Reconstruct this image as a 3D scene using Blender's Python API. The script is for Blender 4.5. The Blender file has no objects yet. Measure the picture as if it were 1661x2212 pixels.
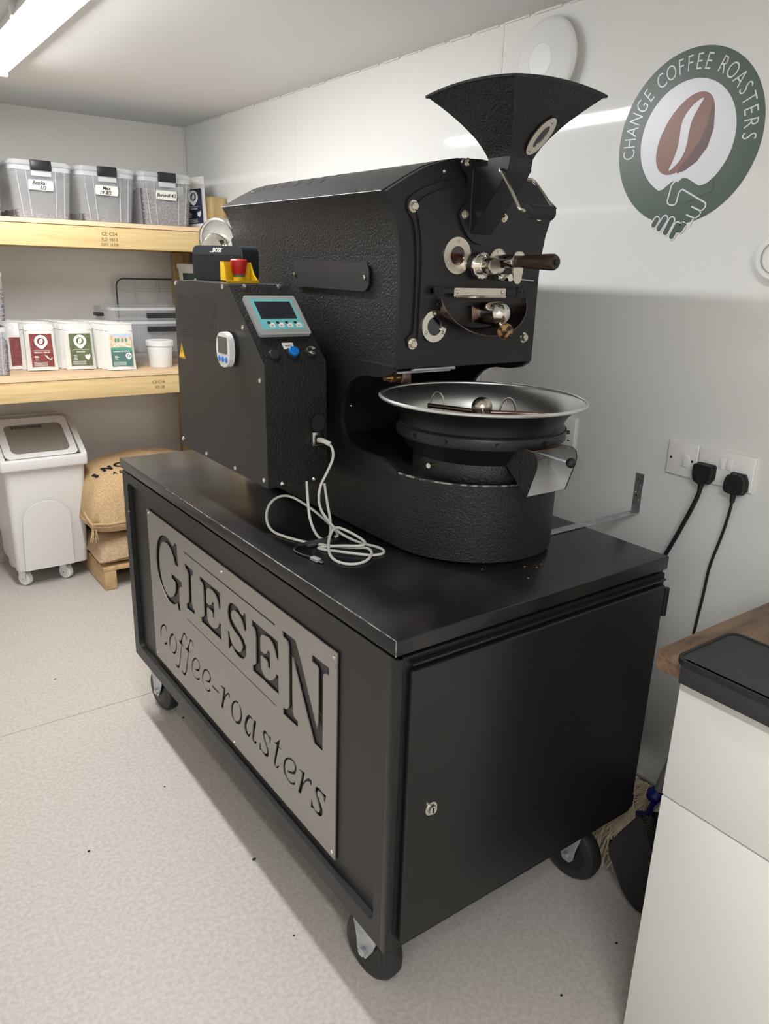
import bpy, bmesh, math, random
from mathutils import Vector, Matrix, geometry
random.seed(7)
SC = bpy.context.scene
COL = SC.collection
R = math.radians
# ---------------------------------------------------------------- camera, world, exposure
cam = bpy.data.cameras.new('camera'); cam.sensor_fit = 'HORIZONTAL'; cam.sensor_width = 36
cam.lens = 1644.244*36/1661; cam.clip_start = .05; cam.clip_end = 50
co = bpy.data.objects.new('camera', cam); COL.objects.link(co); SC.camera = co
co.matrix_world = Matrix(((0.8120489,0.1548008,-0.5626841,-0.724280),(-0.5828421,0.2639046,-0.7685372,-0.941480),(0.0295247,0.9520457,0.3045278,1.554479),(0,0,0,1)))
w = bpy.data.worlds.new('world'); SC.world = w; w.use_nodes = True
w.node_tree.nodes['Background'].inputs[0].default_value = (.9, .92, 1, 1)
w.node_tree.nodes['Background'].inputs[1].default_value = .05
SC.view_settings.view_transform = 'Standard'; SC.view_settings.look = 'None'
SC.view_settings.exposure = 0.10; SC.view_settings.gamma = 1; SC.view_settings.use_curve_mapping = False
TUBE = 84.0          # strength of the ceiling tube's diffuser

# ---------------------------------------------------------------- materials
def mat(name, col, rough=.5, metal=0, bump=None, var=None, spec=.5, trans=0, emit=0, ior=1.45, alpha=1, coat=0, stretch=None, aniso=0):
    m = bpy.data.materials.new(name); m.use_nodes = True
    nt = m.node_tree; b = nt.nodes['Principled BSDF']; L = nt.links
    b.inputs['Base Color'].default_value = (*col, 1); b.inputs['Roughness'].default_value = rough
    b.inputs['Metallic'].default_value = metal; b.inputs['Specular IOR Level'].default_value = spec
    b.inputs['IOR'].default_value = ior; b.inputs['Alpha'].default_value = alpha
    if trans: b.inputs['Transmission Weight'].default_value = trans
    if coat: b.inputs['Coat Weight'].default_value = coat; b.inputs['Coat Roughness'].default_value = .1
    if aniso: b.inputs['Anisotropic'].default_value = aniso
    if emit:
        b.inputs['Emission Color'].default_value = (*col, 1); b.inputs['Emission Strength'].default_value = emit
    tc = nt.nodes.new('ShaderNodeTexCoord'); src = tc.outputs['Object']
    if stretch:
        mp = nt.nodes.new('ShaderNodeMapping'); mp.inputs['Scale'].default_value = stretch
        L.new(src, mp.inputs['Vector']); src = mp.outputs['Vector']
    if var:                                    # (other colour, scale, low, high[, detail])
        n = nt.nodes.new('ShaderNodeTexNoise'); n.inputs['Scale'].default_value = var[1]
        n.inputs['Detail'].default_value = var[4] if len(var) > 4 else 4; L.new(src, n.inputs['Vector'])
        r = nt.nodes.new('ShaderNodeValToRGB'); r.color_ramp.elements[0].position = var[2]; r.color_ramp.elements[1].position = var[3]
        r.color_ramp.elements[0].color = (*col, 1); r.color_ramp.elements[1].color = (*var[0], 1)
        L.new(n.outputs['Fac'], r.inputs['Fac']); L.new(r.outputs['Color'], b.inputs['Base Color'])
    if bump:                                   # (scale, strength, distance)
        n = nt.nodes.new('ShaderNodeTexNoise'); n.inputs['Scale'].default_value = bump[0]; n.inputs['Detail'].default_value = 3
        L.new(src, n.inputs['Vector'])
        u = nt.nodes.new('ShaderNodeBump'); u.inputs['Strength'].default_value = bump[1]; u.inputs['Distance'].default_value = bump[2]
        L.new(n.outputs['Fac'], u.inputs['Height']); L.new(u.outputs['Normal'], b.inputs['Normal'])
    return m
def wood(name, c1, c2, stretch, rings=9, rough=.6, knots=False):
    m = mat(name, c1, rough); nt = m.node_tree; L = nt.links; b = nt.nodes['Principled BSDF']
    tc = nt.nodes.new('ShaderNodeTexCoord'); mp = nt.nodes.new('ShaderNodeMapping'); mp.inputs['Scale'].default_value = stretch
    L.new(tc.outputs['Object'], mp.inputs['Vector'])
    n = nt.nodes.new('ShaderNodeTexNoise'); n.inputs['Scale'].default_value = rings; n.inputs['Detail'].default_value = 8; n.inputs['Roughness'].default_value = .65
    n.inputs['Distortion'].default_value = .6
    L.new(mp.outputs['Vector'], n.inputs['Vector'])
    r = nt.nodes.new('ShaderNodeValToRGB'); r.color_ramp.elements[0].position = .32; r.color_ramp.elements[1].position = .68
    r.color_ramp.elements[0].color = (*c2, 1); r.color_ramp.elements[1].color = (*c1, 1)
    L.new(n.outputs['Fac'], r.inputs['Fac']); last = r.outputs['Color']
    if knots:
        v = nt.nodes.new('ShaderNodeTexVoronoi'); v.inputs['Scale'].default_value = 3.1; L.new(tc.outputs['Object'], v.inputs['Vector'])
        r2 = nt.nodes.new('ShaderNodeValToRGB'); r2.color_ramp.elements[0].position = .02; r2.color_ramp.elements[1].position = .07
        r2.color_ramp.elements[0].color = (.35, .2, .09, 1); r2.color_ramp.elements[1].color = (1, 1, 1, 1)
        L.new(v.outputs['Distance'], r2.inputs['Fac'])
        x = nt.nodes.new('ShaderNodeMix'); x.data_type = 'RGBA'; x.blend_type = 'MULTIPLY'; x.inputs[0].default_value = 1
        L.new(last, x.inputs[6]); L.new(r2.outputs['Color'], x.inputs[7]); last = x.outputs[2]
    L.new(last, b.inputs['Base Color'])
    u = nt.nodes.new('ShaderNodeBump'); u.inputs['Strength'].default_value = .15; u.inputs['Distance'].default_value = .001
    L.new(n.outputs['Fac'], u.inputs['Height']); L.new(u.outputs['Normal'], b.inputs['Normal'])
    return m
M = {}
M['wall'] = mat('wall_cladding_white', (.79, .79, .765), .045, bump=(5, .012, .01))
M['wall_far'] = mat('wall_cladding_far', (.86, .84, .80), .05, bump=(5, .012, .01))
M['joint'] = mat('joint_strip_white', (.78, .77, .73), .3)
M['ceiling'] = mat('ceiling_white', (.80, .80, .79), .55, bump=(30, .05, .002))
M['floor'] = mat('floor_vinyl', (.455, .42, .385), .5, var=((.54, .50, .465), 90, .38, .62, 7), bump=(180, .12, .001))
M['skirt'] = mat('skirting_vinyl', (.34, .31, .28), .5, var=((.42, .39, .36), 40, .4, .6))
M['black'] = mat('black_hammered_paint', (.009, .0086, .0083), .40, bump=(230, 1.0, .0022))
M['blacks'] = mat('black_satin_paint', (.009, .0087, .0084), .36, bump=(160, .1, .0006))
M['cartside'] = mat('black_cart_paint', (.017, .016, .0155), .42, bump=(120, .12, .0006))
M['top'] = mat('worn_black_top', (.008, .008, .009), .27, var=((.026, .022, .019), 7, .45, .75, 8), bump=(90, .1, .0006))
M['face'] = mat('black_face_paint', (.0115, .011, .0125), .4, bump=(300, .1, .0004))
M['plate'] = mat('plate_black', (.021, .0205, .022), .42, bump=(300, .08, .0004))
M['dark'] = mat('matt_black', (.006, .006, .006), .6)
M['worn'] = mat('worn_edge', (.30, .28, .25), .5, var=((.03, .03, .03), 60, .42, .55))
M['steel'] = mat('brushed_steel_sign', (.37, .355, .33), .42, .75, stretch=(1, .6, 30), bump=(40, .05, .0005), aniso=.3)
M['chrome'] = mat('polished_steel', (.72, .69, .63), .12, 1)
M['nickel'] = mat('nickel', (.66, .61, .53), .22, 1)
M['brass'] = mat('brass', (.5, .36, .18), .3, 1)
M['zinc'] = mat('zinc_plate', (.6, .61, .6), .35, .8, var=((.42, .45, .48), 25, .4, .6))
M['bowl'] = mat('spun_aluminium', (.68, .68, .66), .42, 1, stretch=(1, 1, 60), bump=(9, .25, .0008))
M['rim'] = mat('rolled_aluminium_rim', (.70, .70, .68), .3, .9)
M['bronze'] = mat('heat_tinted_steel', (.23, .16, .13), .28, 1, var=((.13, .09, .08), 30, .4, .6))
M['glass'] = mat('dark_sight_glass', (.02, .008, .005), .05, 0, var=((.09, .02, .008), 60, .5, .7), coat=1)
M['lens'] = mat('blue_black_lens', (.004, .006, .012), .04, coat=1)
M['handlewood'] = wood('dark_handle_wood', (.055, .028, .015), (.02, .011, .007), (1, 6, 6), 20, .4)
M['cork'] = mat('scorched_knob_wood', (.42, .25, .10), .5, var=((.03, .015, .008), 60, .48, .56))
M['rubber'] = mat('black_rubber', (.012, .012, .012), .55)
M['tyre'] = mat('tyre_rubber', (.02, .02, .02), .5)
M['white'] = mat('white_plastic', (.78, .78, .76), .35)
M['binw'] = mat('bin_white_plastic', (.72, .70, .68), .4, bump=(200, .05, .0005))
M['wplate'] = mat('socket_white', (.82, .81, .79), .25)
M['stamp'] = mat('stamp_ink', (.22, .15, .07), .8)
M['adapter'] = mat('dark_grey_plastic', (.06, .06, .065), .4)
M['hole'] = mat('hole_black', (.004, .004, .004), .7)
M['pine'] = wood('pine_beam', (.74, .55, .28), (.60, .42, .19), (.8, 8, 14), 5, .55, True)
M['ply'] = wood('plywood_edge', (.82, .62, .40), (.70, .48, .28), (.6, 6, 40), 5, .6)
M['plytop'] = wood('plywood_face', (.72, .52, .33), (.64, .44, .27), (1, 5, 1), 5, .6)
M['post'] = wood('treated_post', (.58, .42, .20), (.38, .26, .11), (9, 9, .9), 4, .65, True)
M['pallet'] = wood('pallet_wood', (.62, .43, .24), (.45, .29, .14), (8, 1, 8), 5, .7)
M['oak'] = wood('brown_oak_worktop', (.27, .175, .11), (.10, .06, .038), (1.2, 8, 8), 6, .5)
M['counter'] = mat('white_cabinet', (.74, .73, .69), .35)
M['mat'] = mat('grey_rubber_mat', (.028, .028, .028), .6, var=((.045, .045, .045), 200, .5, .8), bump=(500, .1, .0004))
M['sack'] = mat('burlap', (.60, .42, .23), .85, var=((.46, .30, .15), 160, .4, .6), bump=(260, .7, .002))
M['sackp'] = mat('burlap_lower', (.52, .38, .24), .85, var=((.39, .27, .155), 160, .4, .6), bump=(260, .7, .002))
M['ink'] = mat('black_ink', (.03, .025, .02), .7)
M['bean'] = mat('green_coffee_beans', (.085, .072, .075), .6, var=((.25, .21, .215), 130, .45, .62), bump=(120, 1, .006))
M['beand'] = mat('yellow_coffee_beans', (.16, .11, .05), .6, var=((.30, .22, .11), 120, .45, .62), bump=(120, 1, .006))
M['clear'] = mat('clear_plastic', (.90, .91, .93), .12, 0, alpha=.15)
M['clear2'] = mat('clear_plastic_rim', (.86, .87, .88), .2, 0, alpha=.42)
M['smoke'] = mat('smoky_clear_window', (.45, .40, .34), .08, 0, alpha=.35)
M['latch'] = mat('black_latch', (.015, .016, .018), .35)
M['tape'] = mat('paper_tape', (.80, .78, .72), .8)
M['bag'] = mat('white_foil_pouch', (.76, .735, .68), .3, bump=(22, .6, .006), var=((.66, .65, .61), 10, .4, .6))
M['maroon'] = mat('label_maroon', (.16, .022, .022), .5, var=((.22, .04, .035), 90, .45, .55))
M['olive'] = mat('label_green', (.085, .105, .04), .5, var=((.12, .145, .065), 90, .45, .55))
M['teal'] = mat('label_teal', (.07, .16, .14), .5)
M['navy'] = mat('label_navy', (.01, .015, .05), .5)
M['lpaper'] = mat('label_white_print', (.78, .78, .74), .5)
M['lpink'] = mat('label_picture_sand', (.62, .40, .20), .5, var=((.70, .60, .48), 60, .4, .6))
M['lsky'] = mat('label_picture_sky', (.45, .55, .75), .5)
M['lteal2'] = mat('label_picture_green', (.08, .32, .22), .5)
M['logog'] = mat('logo_green', (.068, .105, .075), .35)
M['logow'] = mat('logo_white', (.74, .75, .80), .3)
M['logob'] = mat('logo_brown', (.235, .105, .075), .35)
M['logod'] = mat('logo_dark_brown', (.12, .062, .055), .35)
M['dgreen'] = mat('bucket_label_green', (.015, .06, .035), .4)
M['yellow'] = mat('safety_yellow', (.80, .50, .01), .4)
M['red'] = mat('mushroom_red', (.55, .02, .02), .4)
M['green'] = mat('collar_green', (.03, .22, .08), .5)
M['blue'] = mat('button_blue', (.005, .16, .55), .3)
M['tblue'] = mat('timer_button_blue', (.06, .22, .65), .4)
M['lcd'] = mat('lcd_grey', (.10, .10, .085), .2)
M['hmi'] = mat('panel_grey', (.33, .34, .33), .4)
M['cyan'] = mat('panel_turquoise', (.16, .50, .52), .35)
M['screen'] = mat('screen_off', (.022, .024, .03), .18, var=((.05, .05, .055), 300, .6, .7))
M['speaker'] = mat('slate_speaker', (.02, .026, .034), .5, stretch=(1, 1, 1), bump=(600, .3, .0006))
M['cable'] = mat('white_cable', (.66, .65, .60), .45)
M['bluep'] = mat('mop_blue', (.005, .01, .16), .4)
M['greyp'] = mat('grey_tube', (.20, .20, .19), .4)
M['mop'] = mat('mop_cotton', (.72, .60, .45), .9)
M['tube'] = mat('lit_diffuser', (.985, .99, 1), .5, emit=TUBE)
M['fill_tube'] = mat('added_fill_diffuser', (.985, .99, 1), .5, emit=TUBE)  # diffuser of the added fill batten
M['fitting'] = mat('light_body_white', (.75, .75, .74), .4)
M['crumb'] = mat('bean_crumb', (.30, .12, .05), .7)

# ---------------------------------------------------------------- builders
ORG = {}
class MB:
    def __init__(s): s.b = bmesh.new()
    def box(s, x0, x1, y0, y1, z0, z1, bev=0, seg=2, rot=None):
        if x0 > x1: x0, x1 = x1, x0
        if y0 > y1: y0, y1 = y1, y0
        if z0 > z1: z0, z1 = z1, z0
        t = bmesh.new(); bmesh.ops.create_cube(t, size=1)
        for v in t.verts: v.co = Vector(((v.co.x+.5)*(x1-x0)+x0, (v.co.y+.5)*(y1-y0)+y0, (v.co.z+.5)*(z1-z0)+z0))
        if bev: bmesh.ops.bevel(t, geom=t.edges[:], offset=bev, segments=seg, profile=.5, affect='EDGES')
        s.add(t, rot); return s
    def add(s, t, mx=None):
        if mx is not None: t.transform(mx)
        me = bpy.data.meshes.new('t'); t.to_mesh(me); t.free(); s.b.from_mesh(me); bpy.data.meshes.remove(me)
    def lathe(s, prof, c=(0, 0, 0), axis=(0, 0, 1), n=48, cap=True, a0=0, a1=2*math.pi):
        q = Vector(axis).normalized().to_track_quat('Z', 'Y').to_matrix(); c = Vector(c)
        full = abs(a1-a0-2*math.pi) < 1e-6; rings = []
        for (r, h) in prof:
            k = n if full else n+1
            rings.append([s.b.verts.new(c+q@Vector((r*math.cos(a0+(a1-a0)*i/n), r*math.sin(a0+(a1-a0)*i/n), h))) for i in range(k)])
        for A, B in zip(rings, rings[1:]):
            for i in range(n if full else n):
                j = (i+1) % len(A)
                if not full and i+1 >= len(A): continue
                s.b.faces.new((A[i], A[j], B[j], B[i]))
        if cap and full:
            for A in (rings[0], rings[-1]):
                try: s.b.faces.new(A)
                except Exception: pass
        return s
    def cyl(s, a, b, r, r2=None, n=24):
        a = Vector(a); b = Vector(b); d = b-a
        return s.lathe([(r, 0), (r if r2 is None else r2, d.length)], a, d, n)
    def sphere(s, c, r, sc=(1, 1, 1), n=24):
        t = bmesh.new(); bmesh.ops.create_uvsphere(t, u_segments=n, v_segments=n//2, radius=r)
        s.add(t, Matrix.Translation(c) @ Matrix.Diagonal((*sc, 1))); return s
    def tube(s, pts, r, n=10, smooth=0, close=False, caps=True, rr=None):
        P = [Vector(p) for p in pts]
        for _ in range(smooth):
            Q = [P[0]] if not close else []
            for i in range(len(P)-1 if not close else len(P)):
                a, b = P[i], P[(i+1) % len(P)]; Q += [a*.75+b*.25, a*.25+b*.75]
            P = Q + ([P[-1]] if not close else [])
        N = len(P); rings = []; up = None
        for i in range(N):
            if close: d = P[(i+1) % N]-P[i-1]
            else: d = P[min(i+1, N-1)]-P[max(i-1, 0)]
            d.normalize()
            if up is None: up = d.orthogonal().normalized()
            else:
                up = up-d*up.dot(d)
                up = up.normalized() if up.length > 1e-6 else d.orthogonal().normalized()
            w_ = d.cross(up); k = r if rr is None else rr[min(i*len(rr)//N, len(rr)-1)]
            rings.append([s.b.verts.new(P[i]+up*k*math.cos(2*math.pi*j/n)+w_*k*math.sin(2*math.pi*j/n)) for j in range(n)])
        for i in range(N if close else N-1):
            A, B = rings[i], rings[(i+1) % N]
            for j in range(n): s.b.faces.new((A[j], A[(j+1) % n], B[(j+1) % n], B[j]))
        if caps and not close: s.b.faces.new(rings[0][::-1]); s.b.faces.new(rings[-1])
        return s
    def prism(s, loops, fr, th):
        """2-D outline(s) (holes by even-odd) in frame fr=(origin, U, V) extruded th along U x V"""
        o, U, V = Vector(fr[0]), Vector(fr[1]).normalized(), Vector(fr[2]).normalized(); Nn = U.cross(V)
        cu = bpy.data.curves.new('t', 'CURVE'); cu.dimensions = '2D'; cu.fill_mode = 'BOTH'; cu.extrude = abs(th)/2
        for lp in loops:
            sp = cu.splines.new('POLY'); sp.points.add(len(lp)-1)
            for q, (a, b) in zip(sp.points, lp): q.co = (a, b, 0, 1)
            sp.use_cyclic_u = True
        ob = bpy.data.objects.new('t', cu); me = bpy.data.meshes.new_from_object(ob)
        for v in me.vertices:
            p = v.co; v.co = o+U*p.x+V*p.y+Nn*(p.z+th/2)
        s.b.from_mesh(me); bmesh.ops.remove_doubles(s.b, verts=s.b.verts[:], dist=1e-6)
        bpy.data.meshes.remove(me); bpy.data.objects.remove(ob); bpy.data.curves.remove(cu); return s
    def text(s, txt, size, fr, th=.0004, align='CENTER', shear=0, sx=1, space=1, bold=0):
        o, U, V = Vector(fr[0]), Vector(fr[1]).normalized(), Vector(fr[2]).normalized(); Nn = U.cross(V)
        cu = bpy.data.curves.new('t', 'FONT'); cu.body = txt; cu.size = size; cu.align_x = align; cu.align_y = 'CENTER'
        cu.shear = shear; cu.extrude = th/2; cu.space_character = space; cu.resolution_u = 3; cu.offset = bold
        ob = bpy.data.objects.new('t', cu); me = bpy.data.meshes.new_from_object(ob)
        for v in me.vertices:
            p = v.co; v.co = o+U*p.x*sx+V*p.y+Nn*(p.z+th/2)
        s.b.from_mesh(me); bpy.data.meshes.remove(me); bpy.data.objects.remove(ob); bpy.data.curves.remove(cu); return s
    def move(s, x, y, z): s.b.transform(Matrix.Translation((x, y, z))); return s
    def build(s, name, m, parent=None, label=None, ang=35, kind=None):
        og = ORG.get(parent, Vector((0, 0, 0))) if parent is not None else Vector((0, 0, 0))
        bmesh.ops.recalc_face_normals(s.b, faces=s.b.faces[:])
        for v in s.b.verts: v.co -= og
        me = bpy.data.meshes.new(name); s.b.to_mesh(me); s.b.free()
        me.materials.append(M[m] if isinstance(m, str) else m)
        for f in me.polygons: f.use_smooth = True
        me.set_sharp_from_angle(angle=R(ang))
        o = bpy.data.objects.new(name, me); COL.objects.link(o)
        if parent is not None: o.parent = parent
        ORG[o] = og
        if label: o['label'] = label
        if kind: o['kind'] = kind
        return o
def tag(o, label, cat, group=None, kind=None):
    o['label'] = label; o['category'] = cat
    if group: o['group'] = group
    if kind: o['kind'] = kind
    return o
def T(name, label, cat, loc=(0, 0, 0), group=None, org=None):
    o = bpy.data.objects.new(name, None); COL.objects.link(o); o.location = loc; o.empty_display_size = .05
    ORG[o] = Vector(loc) if org is None else Vector(org)
    return tag(o, label, cat, group)
def dup(root, loc, rz=0, label=None, rx=0, sc=None):
    def cp(o, par):
        c = o.copy(); COL.objects.link(c)
        if par is not None: c.parent = par
        for ch in [x for x in o.children]: cp(ch, c)
        return c
    r = cp(root, None); r.location = loc; r.rotation_euler = (rx, 0, rz)
    if sc: r.scale = sc
    if label: r['label'] = label
    return r
def circ(cx, cy, r, n=32, r2=None, a0=0, a1=360):
    r2 = r if r2 is None else r2; full = abs(a1-a0-360) < 1e-6
    return [(cx+r*math.cos(R(a0+(a1-a0)*i/n)), cy+r2*math.sin(R(a0+(a1-a0)*i/n))) for i in range(n if full else n+1)]
def rrect(x0, x1, y0, y1, r, n=6):
    o = []
    for cx, cy, a in ((x1-r, y1-r, 0), (x0+r, y1-r, 90), (x0+r, y0+r, 180), (x1-r, y0+r, 270)):
        o += circ(cx, cy, r, n, a0=a, a1=a+90)
    return o
def smooth2(P, it=1):
    for _ in range(it):
        Q = []
        for i in range(len(P)):
            a, b = P[i], P[(i+1) % len(P)]; Q += [(a[0]*.75+b[0]*.25, a[1]*.75+b[1]*.25), (a[0]*.25+b[0]*.75, a[1]*.25+b[1]*.75)]
        P = Q
    return P
XZ = lambda y: ((0, y, 0), (1, 0, 0), (0, 0, 1))      # outline drawn in x,z on plane y; extrudes towards -y
YZr = lambda x: ((x, 0, 0), (0, 1, 0), (0, 0, 1))     # outline in y,z on plane x; extrudes +x
LF = lambda x, y, z: ((x, y, z), (0, -1, 0), (0, 0, 1))   # a face seen from -x: U runs to -y, extrudes towards -x
FF = lambda x, y, z: ((x, y, z), (1, 0, 0), (0, 0, 1))    # a face seen from -y: extrudes towards -y
UP = lambda x, y, z: ((x, y, z), (1, 0, 0), (0, 1, 0))    # lies flat, extrudes up

# ================================================================ ROOM
WX, YB, ZC = .996, 3.31, 2.232
XL, YF = -1.75, -3.1
def struct(name, mb, m): o = mb.build(name, m); o['kind'] = 'structure'; return o
floor_o = struct('floor', MB().box(XL-.1, WX+.1, YF-.1, YB+.1, -.06, 0), 'floor')
MB().box(XL, WX, 1.604, 1.607, .0002, .0008).build('weld_seam', 'skirt', floor_o)
g = MB()
for px, py, r_ in ((.012, .62, .006), (-.08, 1.05, .003), (.11, 1.38, .005), (.40, -.14, .004), (.52, -.25, .005), (-.02, .34, .003), (-.35, .9, .004), (.33, -.33, .003),
                   (-.2, 1.9, .004), (.62, -.12, .004), (.20, -.21, .003), (.17, 1.36, .006), (.45, -.35, .003), (-.4, 2.2, .004), (.56, -.28, .004)):
    g.sphere((px, py, r_*.4), r_, (1, .7, .4), 8)
tag(g.build('floor_crumbs', 'hole'), 'dark specks of coffee chaff scattered on the pale vinyl floor', 'crumbs', kind='stuff')
struct('ceiling', MB().box(XL-.1, WX+.1, YF-.1, YB+.1, ZC, ZC+.06), 'ceiling')
wr = struct('wall_right', MB().box(WX+.012, WX+.08, YF-.1, YB+.1, 0, ZC), 'joint')
for a, b in ((YF, -1.515), (-1.509, -.308), (-.302, .902), (.908, 2.111)):
    MB().box(WX, WX+.011, a, b, 0, ZC).build('cladding_panel', 'wall', wr)
MB().box(WX, WX+.011, 2.117, YB, 0, ZC).build('cladding_panel', 'wall', wr)
for y in (-1.512, -.305, .905, 2.114):
    MB().box(WX-.0015, WX+.011, y-.007, y+.007, 0, ZC, .001).build('joint_strip', 'joint', wr)
wb = struct('wall_back', MB().box(XL-.1, WX+.1, YB+.012, YB+.08, 0, ZC), 'joint')
for a, b in ((XL, -.6), (-.594, WX)):
    MB().box(a, b, YB, YB+.011, 0, ZC).build('cladding_panel', 'wall_far', wb)
MB().box(WX-.012, WX, YB-.012, YB, 0, ZC, .003).build('corner_trim', 'joint', wb)
struct('wall_left', MB().box(XL-.08, XL, YF-.1, YB+.1, 0, ZC), 'wall_far')
struct('wall_front', MB().box(XL-.1, WX+.1, YF-.08, YF, 0, ZC), 'wall_far')
bs = struct('baseboard_right', MB().box(WX-.006, WX, YF, YB, 0, .185), 'skirt')
MB().box(WX-.010, WX, YF, YB, .185, .193).build('capping_strip', 'joint', bs)
bs = struct('baseboard_back', MB().box(XL, WX-.006, YB-.006, YB, 0, .185), 'skirt')
MB().box(XL, WX-.010, YB-.010, YB, .185, .193).build('capping_strip', 'joint', bs)
g = MB()
for i in range(26):
    y = 3.25-i*.12; g.box(WX-.004-random.random()*.003, WX, y-.05, y+.045, ZC-.003-random.random()*.003, ZC)
struct('trim_1', g, 'joint')

# ceiling light: batten with lit diffuser, running away from the camera
def batten(x, y0, y1, label, m='tube'):
    t = T('ceiling_light', label, 'light', (x, (y0+y1)/2, ZC))
    MB().prism([[(-.048, 0), (-.064, -.034), (-.064, -.039), (.064, -.039), (.064, -.034), (.048, 0)]], ((x, y1-.03, ZC), (1, 0, 0), (0, 0, 1)), y1-y0-.06).build('body', 'fitting', t)
    a = [(.050*(abs(math.cos(R(k)))**.5)*(1 if k < 90 else -1), -.039-.016*math.sin(R(k))**.7) for k in range(0, 181, 12)]
    MB().prism([a], ((x, y1-.032, ZC), (1, 0, 0), (0, 0, 1)), y1-y0-.064).build('diffuser', m, t)
    for y in (y0, y1-.03): MB().box(x-.062, x+.062, y, y+.03, ZC-.058, ZC, .006).build('end_cap', 'fitting', t)
    for k in range(5):
        y = y0+.15+k*(y1-y0-.3)/4
        MB().box(x-.070, x-.056, y-.012, y+.012, ZC-.04, ZC-.012, .002).build('clip', 'fitting', t)
    return t
batten(-.095, .90, 2.42, 'long white ceiling batten light above the shelves, lit')
batten(-.85, -2.45, -.93, 'added unseen fill batten on the ceiling nearer the left wall, behind the photographer', 'fill_tube')  # unseen fill lamp, added to soften the light on walls and cabinet

# access point, smoke alarm
t = T('access_point', 'large white domed disc on the wall behind the hopper', 'access point', (WX, .70, 2.115))
AY, AZ = .704, 2.099
MB().lathe([(.094, 0), (.098, .012), (.094, .018)], (WX, AY, AZ), (-1, 0, 0), 64).build('base', 'joint', t)
MB().lathe([(.104, .018), (.107, .022), (.104, .026), (.094, .030), (.070, .037), (.049, .044), (.0415, .046), (.041, .0445), (.0405, .046), (0.02, .0465), (.001, .0465)], (WX, AY, AZ), (-1, 0, 0), 72).build('shell', 'white', t)
t = T('smoke_alarm', 'small round white alarm cut off by the right edge of the picture', 'alarm', (WX, -.03, 1.60))
MB().lathe([(.052, 0), (.055, .01), (.054, .02), (.045, .027), (.001, .028)], (WX, -.028, 1.602), (-1, 0, 0), 48).build('shell', 'white', t)
MB().lathe([(.034, .0275), (.034, .0295), (.032, .0295)], (WX, -.028, 1.602), (-1, 0, 0), 40, cap=False).build('ring', 'hmi', t)

# wall logo: printed vinyl on the cladding
t = T('wall_logo', 'round green and white wall sign with brown coffee bean and handshake', 'sign', (WX, .2535, 1.87))
def lf(k): return ((WX-.0002-k*.0003, .2535, 1.873), (0, -1, 0), (0, 0, 1))
OC = (0, -.006)
MB().prism([circ(*OC, .190, 96)], lf(0), .0003).build('green_disc', 'logog', t)
MB().prism([circ(*OC, .125, 80)], lf(1), .0003).build('white_disc', 'logow', t)
e = []
for i in range(64):
    a, b = .0949*math.cos(2*math.pi*i/64), .0589*math.sin(2*math.pi*i/64); tt = R(32.6)
    e.append((-.0055+a*math.sin(tt)+b*math.cos(tt), .003+a*math.cos(tt)-b*math.sin(tt)))
bn = MB().prism([e], lf(2), .0003).build('bean', 'logob', t)
S4 = lambda L_: [(a/1e4, b/1e4) for a, b in L_]
MB().prism([S4([(549, 617), (655, 461), (690, 71), (597, -303), (368, -594), (87, -763), (-120, -815), (-100, -743), (135, -465), (384, -140), (521, 188), (560, 473)])], lf(3), .0003).build('bean_shade', 'logod', bn)
MB().prism([smooth2(S4([(362, 762), (255, 608), (95, 311), (64, 43), (53, -256), (-47, -501), (-210, -667), (-382, -763), (-289, -583), (-202, -334), (-164, -84), (-175, 169), (-134, 388), (43, 612), (234, 732)]))], lf(4), .0003).build('bean_crease', 'logow', bn)
MB().prism([S4([(-985, -901), (-860, -1010), (-750, -1098), (-650, -1160), (-553, -1173), (-458, -1147), (-252, -1001), (-129, -965), (-56, -1014), (40, -930), (86, -915), (184, -939), (507, -1113), (600, -1110), (740, -1060), (860, -960), (905, -1250), (161, -1500), (-866, -1350)])], lf(2), .0003).build('joined_hands', 'logog', t)
def stroke(P, w_):
    """closed outline of a polyline of width w_"""
    A, B = [], []
    for i, p in enumerate(P):
        a = Vector(P[max(i-1, 0)]); b = Vector(P[min(i+1, len(P)-1)]); d = (b-a).normalized(); n_ = Vector((-d.y, d.x))*w_/2
        A.append((p[0]+n_.x, p[1]+n_.y)); B.append((p[0]-n_.x, p[1]-n_.y))
    return A+B[::-1]
g = MB()
for P in ([(-103, -967), (-180, -1020), (-224, -1080), (-253, -1290), (-280, -1400), (-268, -1460), (-219, -1498), (-140, -1520), (-69, -1515), (-25, -1470), (-10, -1400), (4, -1277), (40, -1210), (98, -1173), (420, -1335), (740, -1494), (775, -1540), (760, -1610), (709, -1660), (643, -1669), (400, -1569)],
          [(643, -1669), (673, -1721), (651, -1772), (554, -1833), (430, -1800), (296, -1747)], [(554, -1833), (483, -1870), (427, -2000), (330, -1975), (209, -1928)]):
    g.prism([stroke(S4(P), .0036)], lf(3), .0003)
g.build('hand_outline', 'logow', t)
def pill(p, q, r_):
    p = Vector(p); q = Vector(q); a = math.degrees(math.atan2(q.y-p.y, q.x-p.x))
    return circ(p.x, p.y, r_, 10, a0=a+90, a1=a+270)+circ(q.x, q.y, r_, 10, a0=a-90, a1=a+90)
FG = [((-512, -1841), (-579, -1954), 62), ((-280, -1827), (-413, -2040), 66), ((-82, -1867), (-213, -2133), 68), ((90, -1986), (-23, -2225), 68), ((242, -1995), (182, -2095), 62)]
g = MB()
for p_, q_, r_ in FG: g.prism([pill((p_[0]/1e4, p_[1]/1e4), (q_[0]/1e4, q_[1]/1e4), r_/1e4+.0034)], lf(3), .0003)
g.build('finger_outline', 'logow', t)
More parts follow.
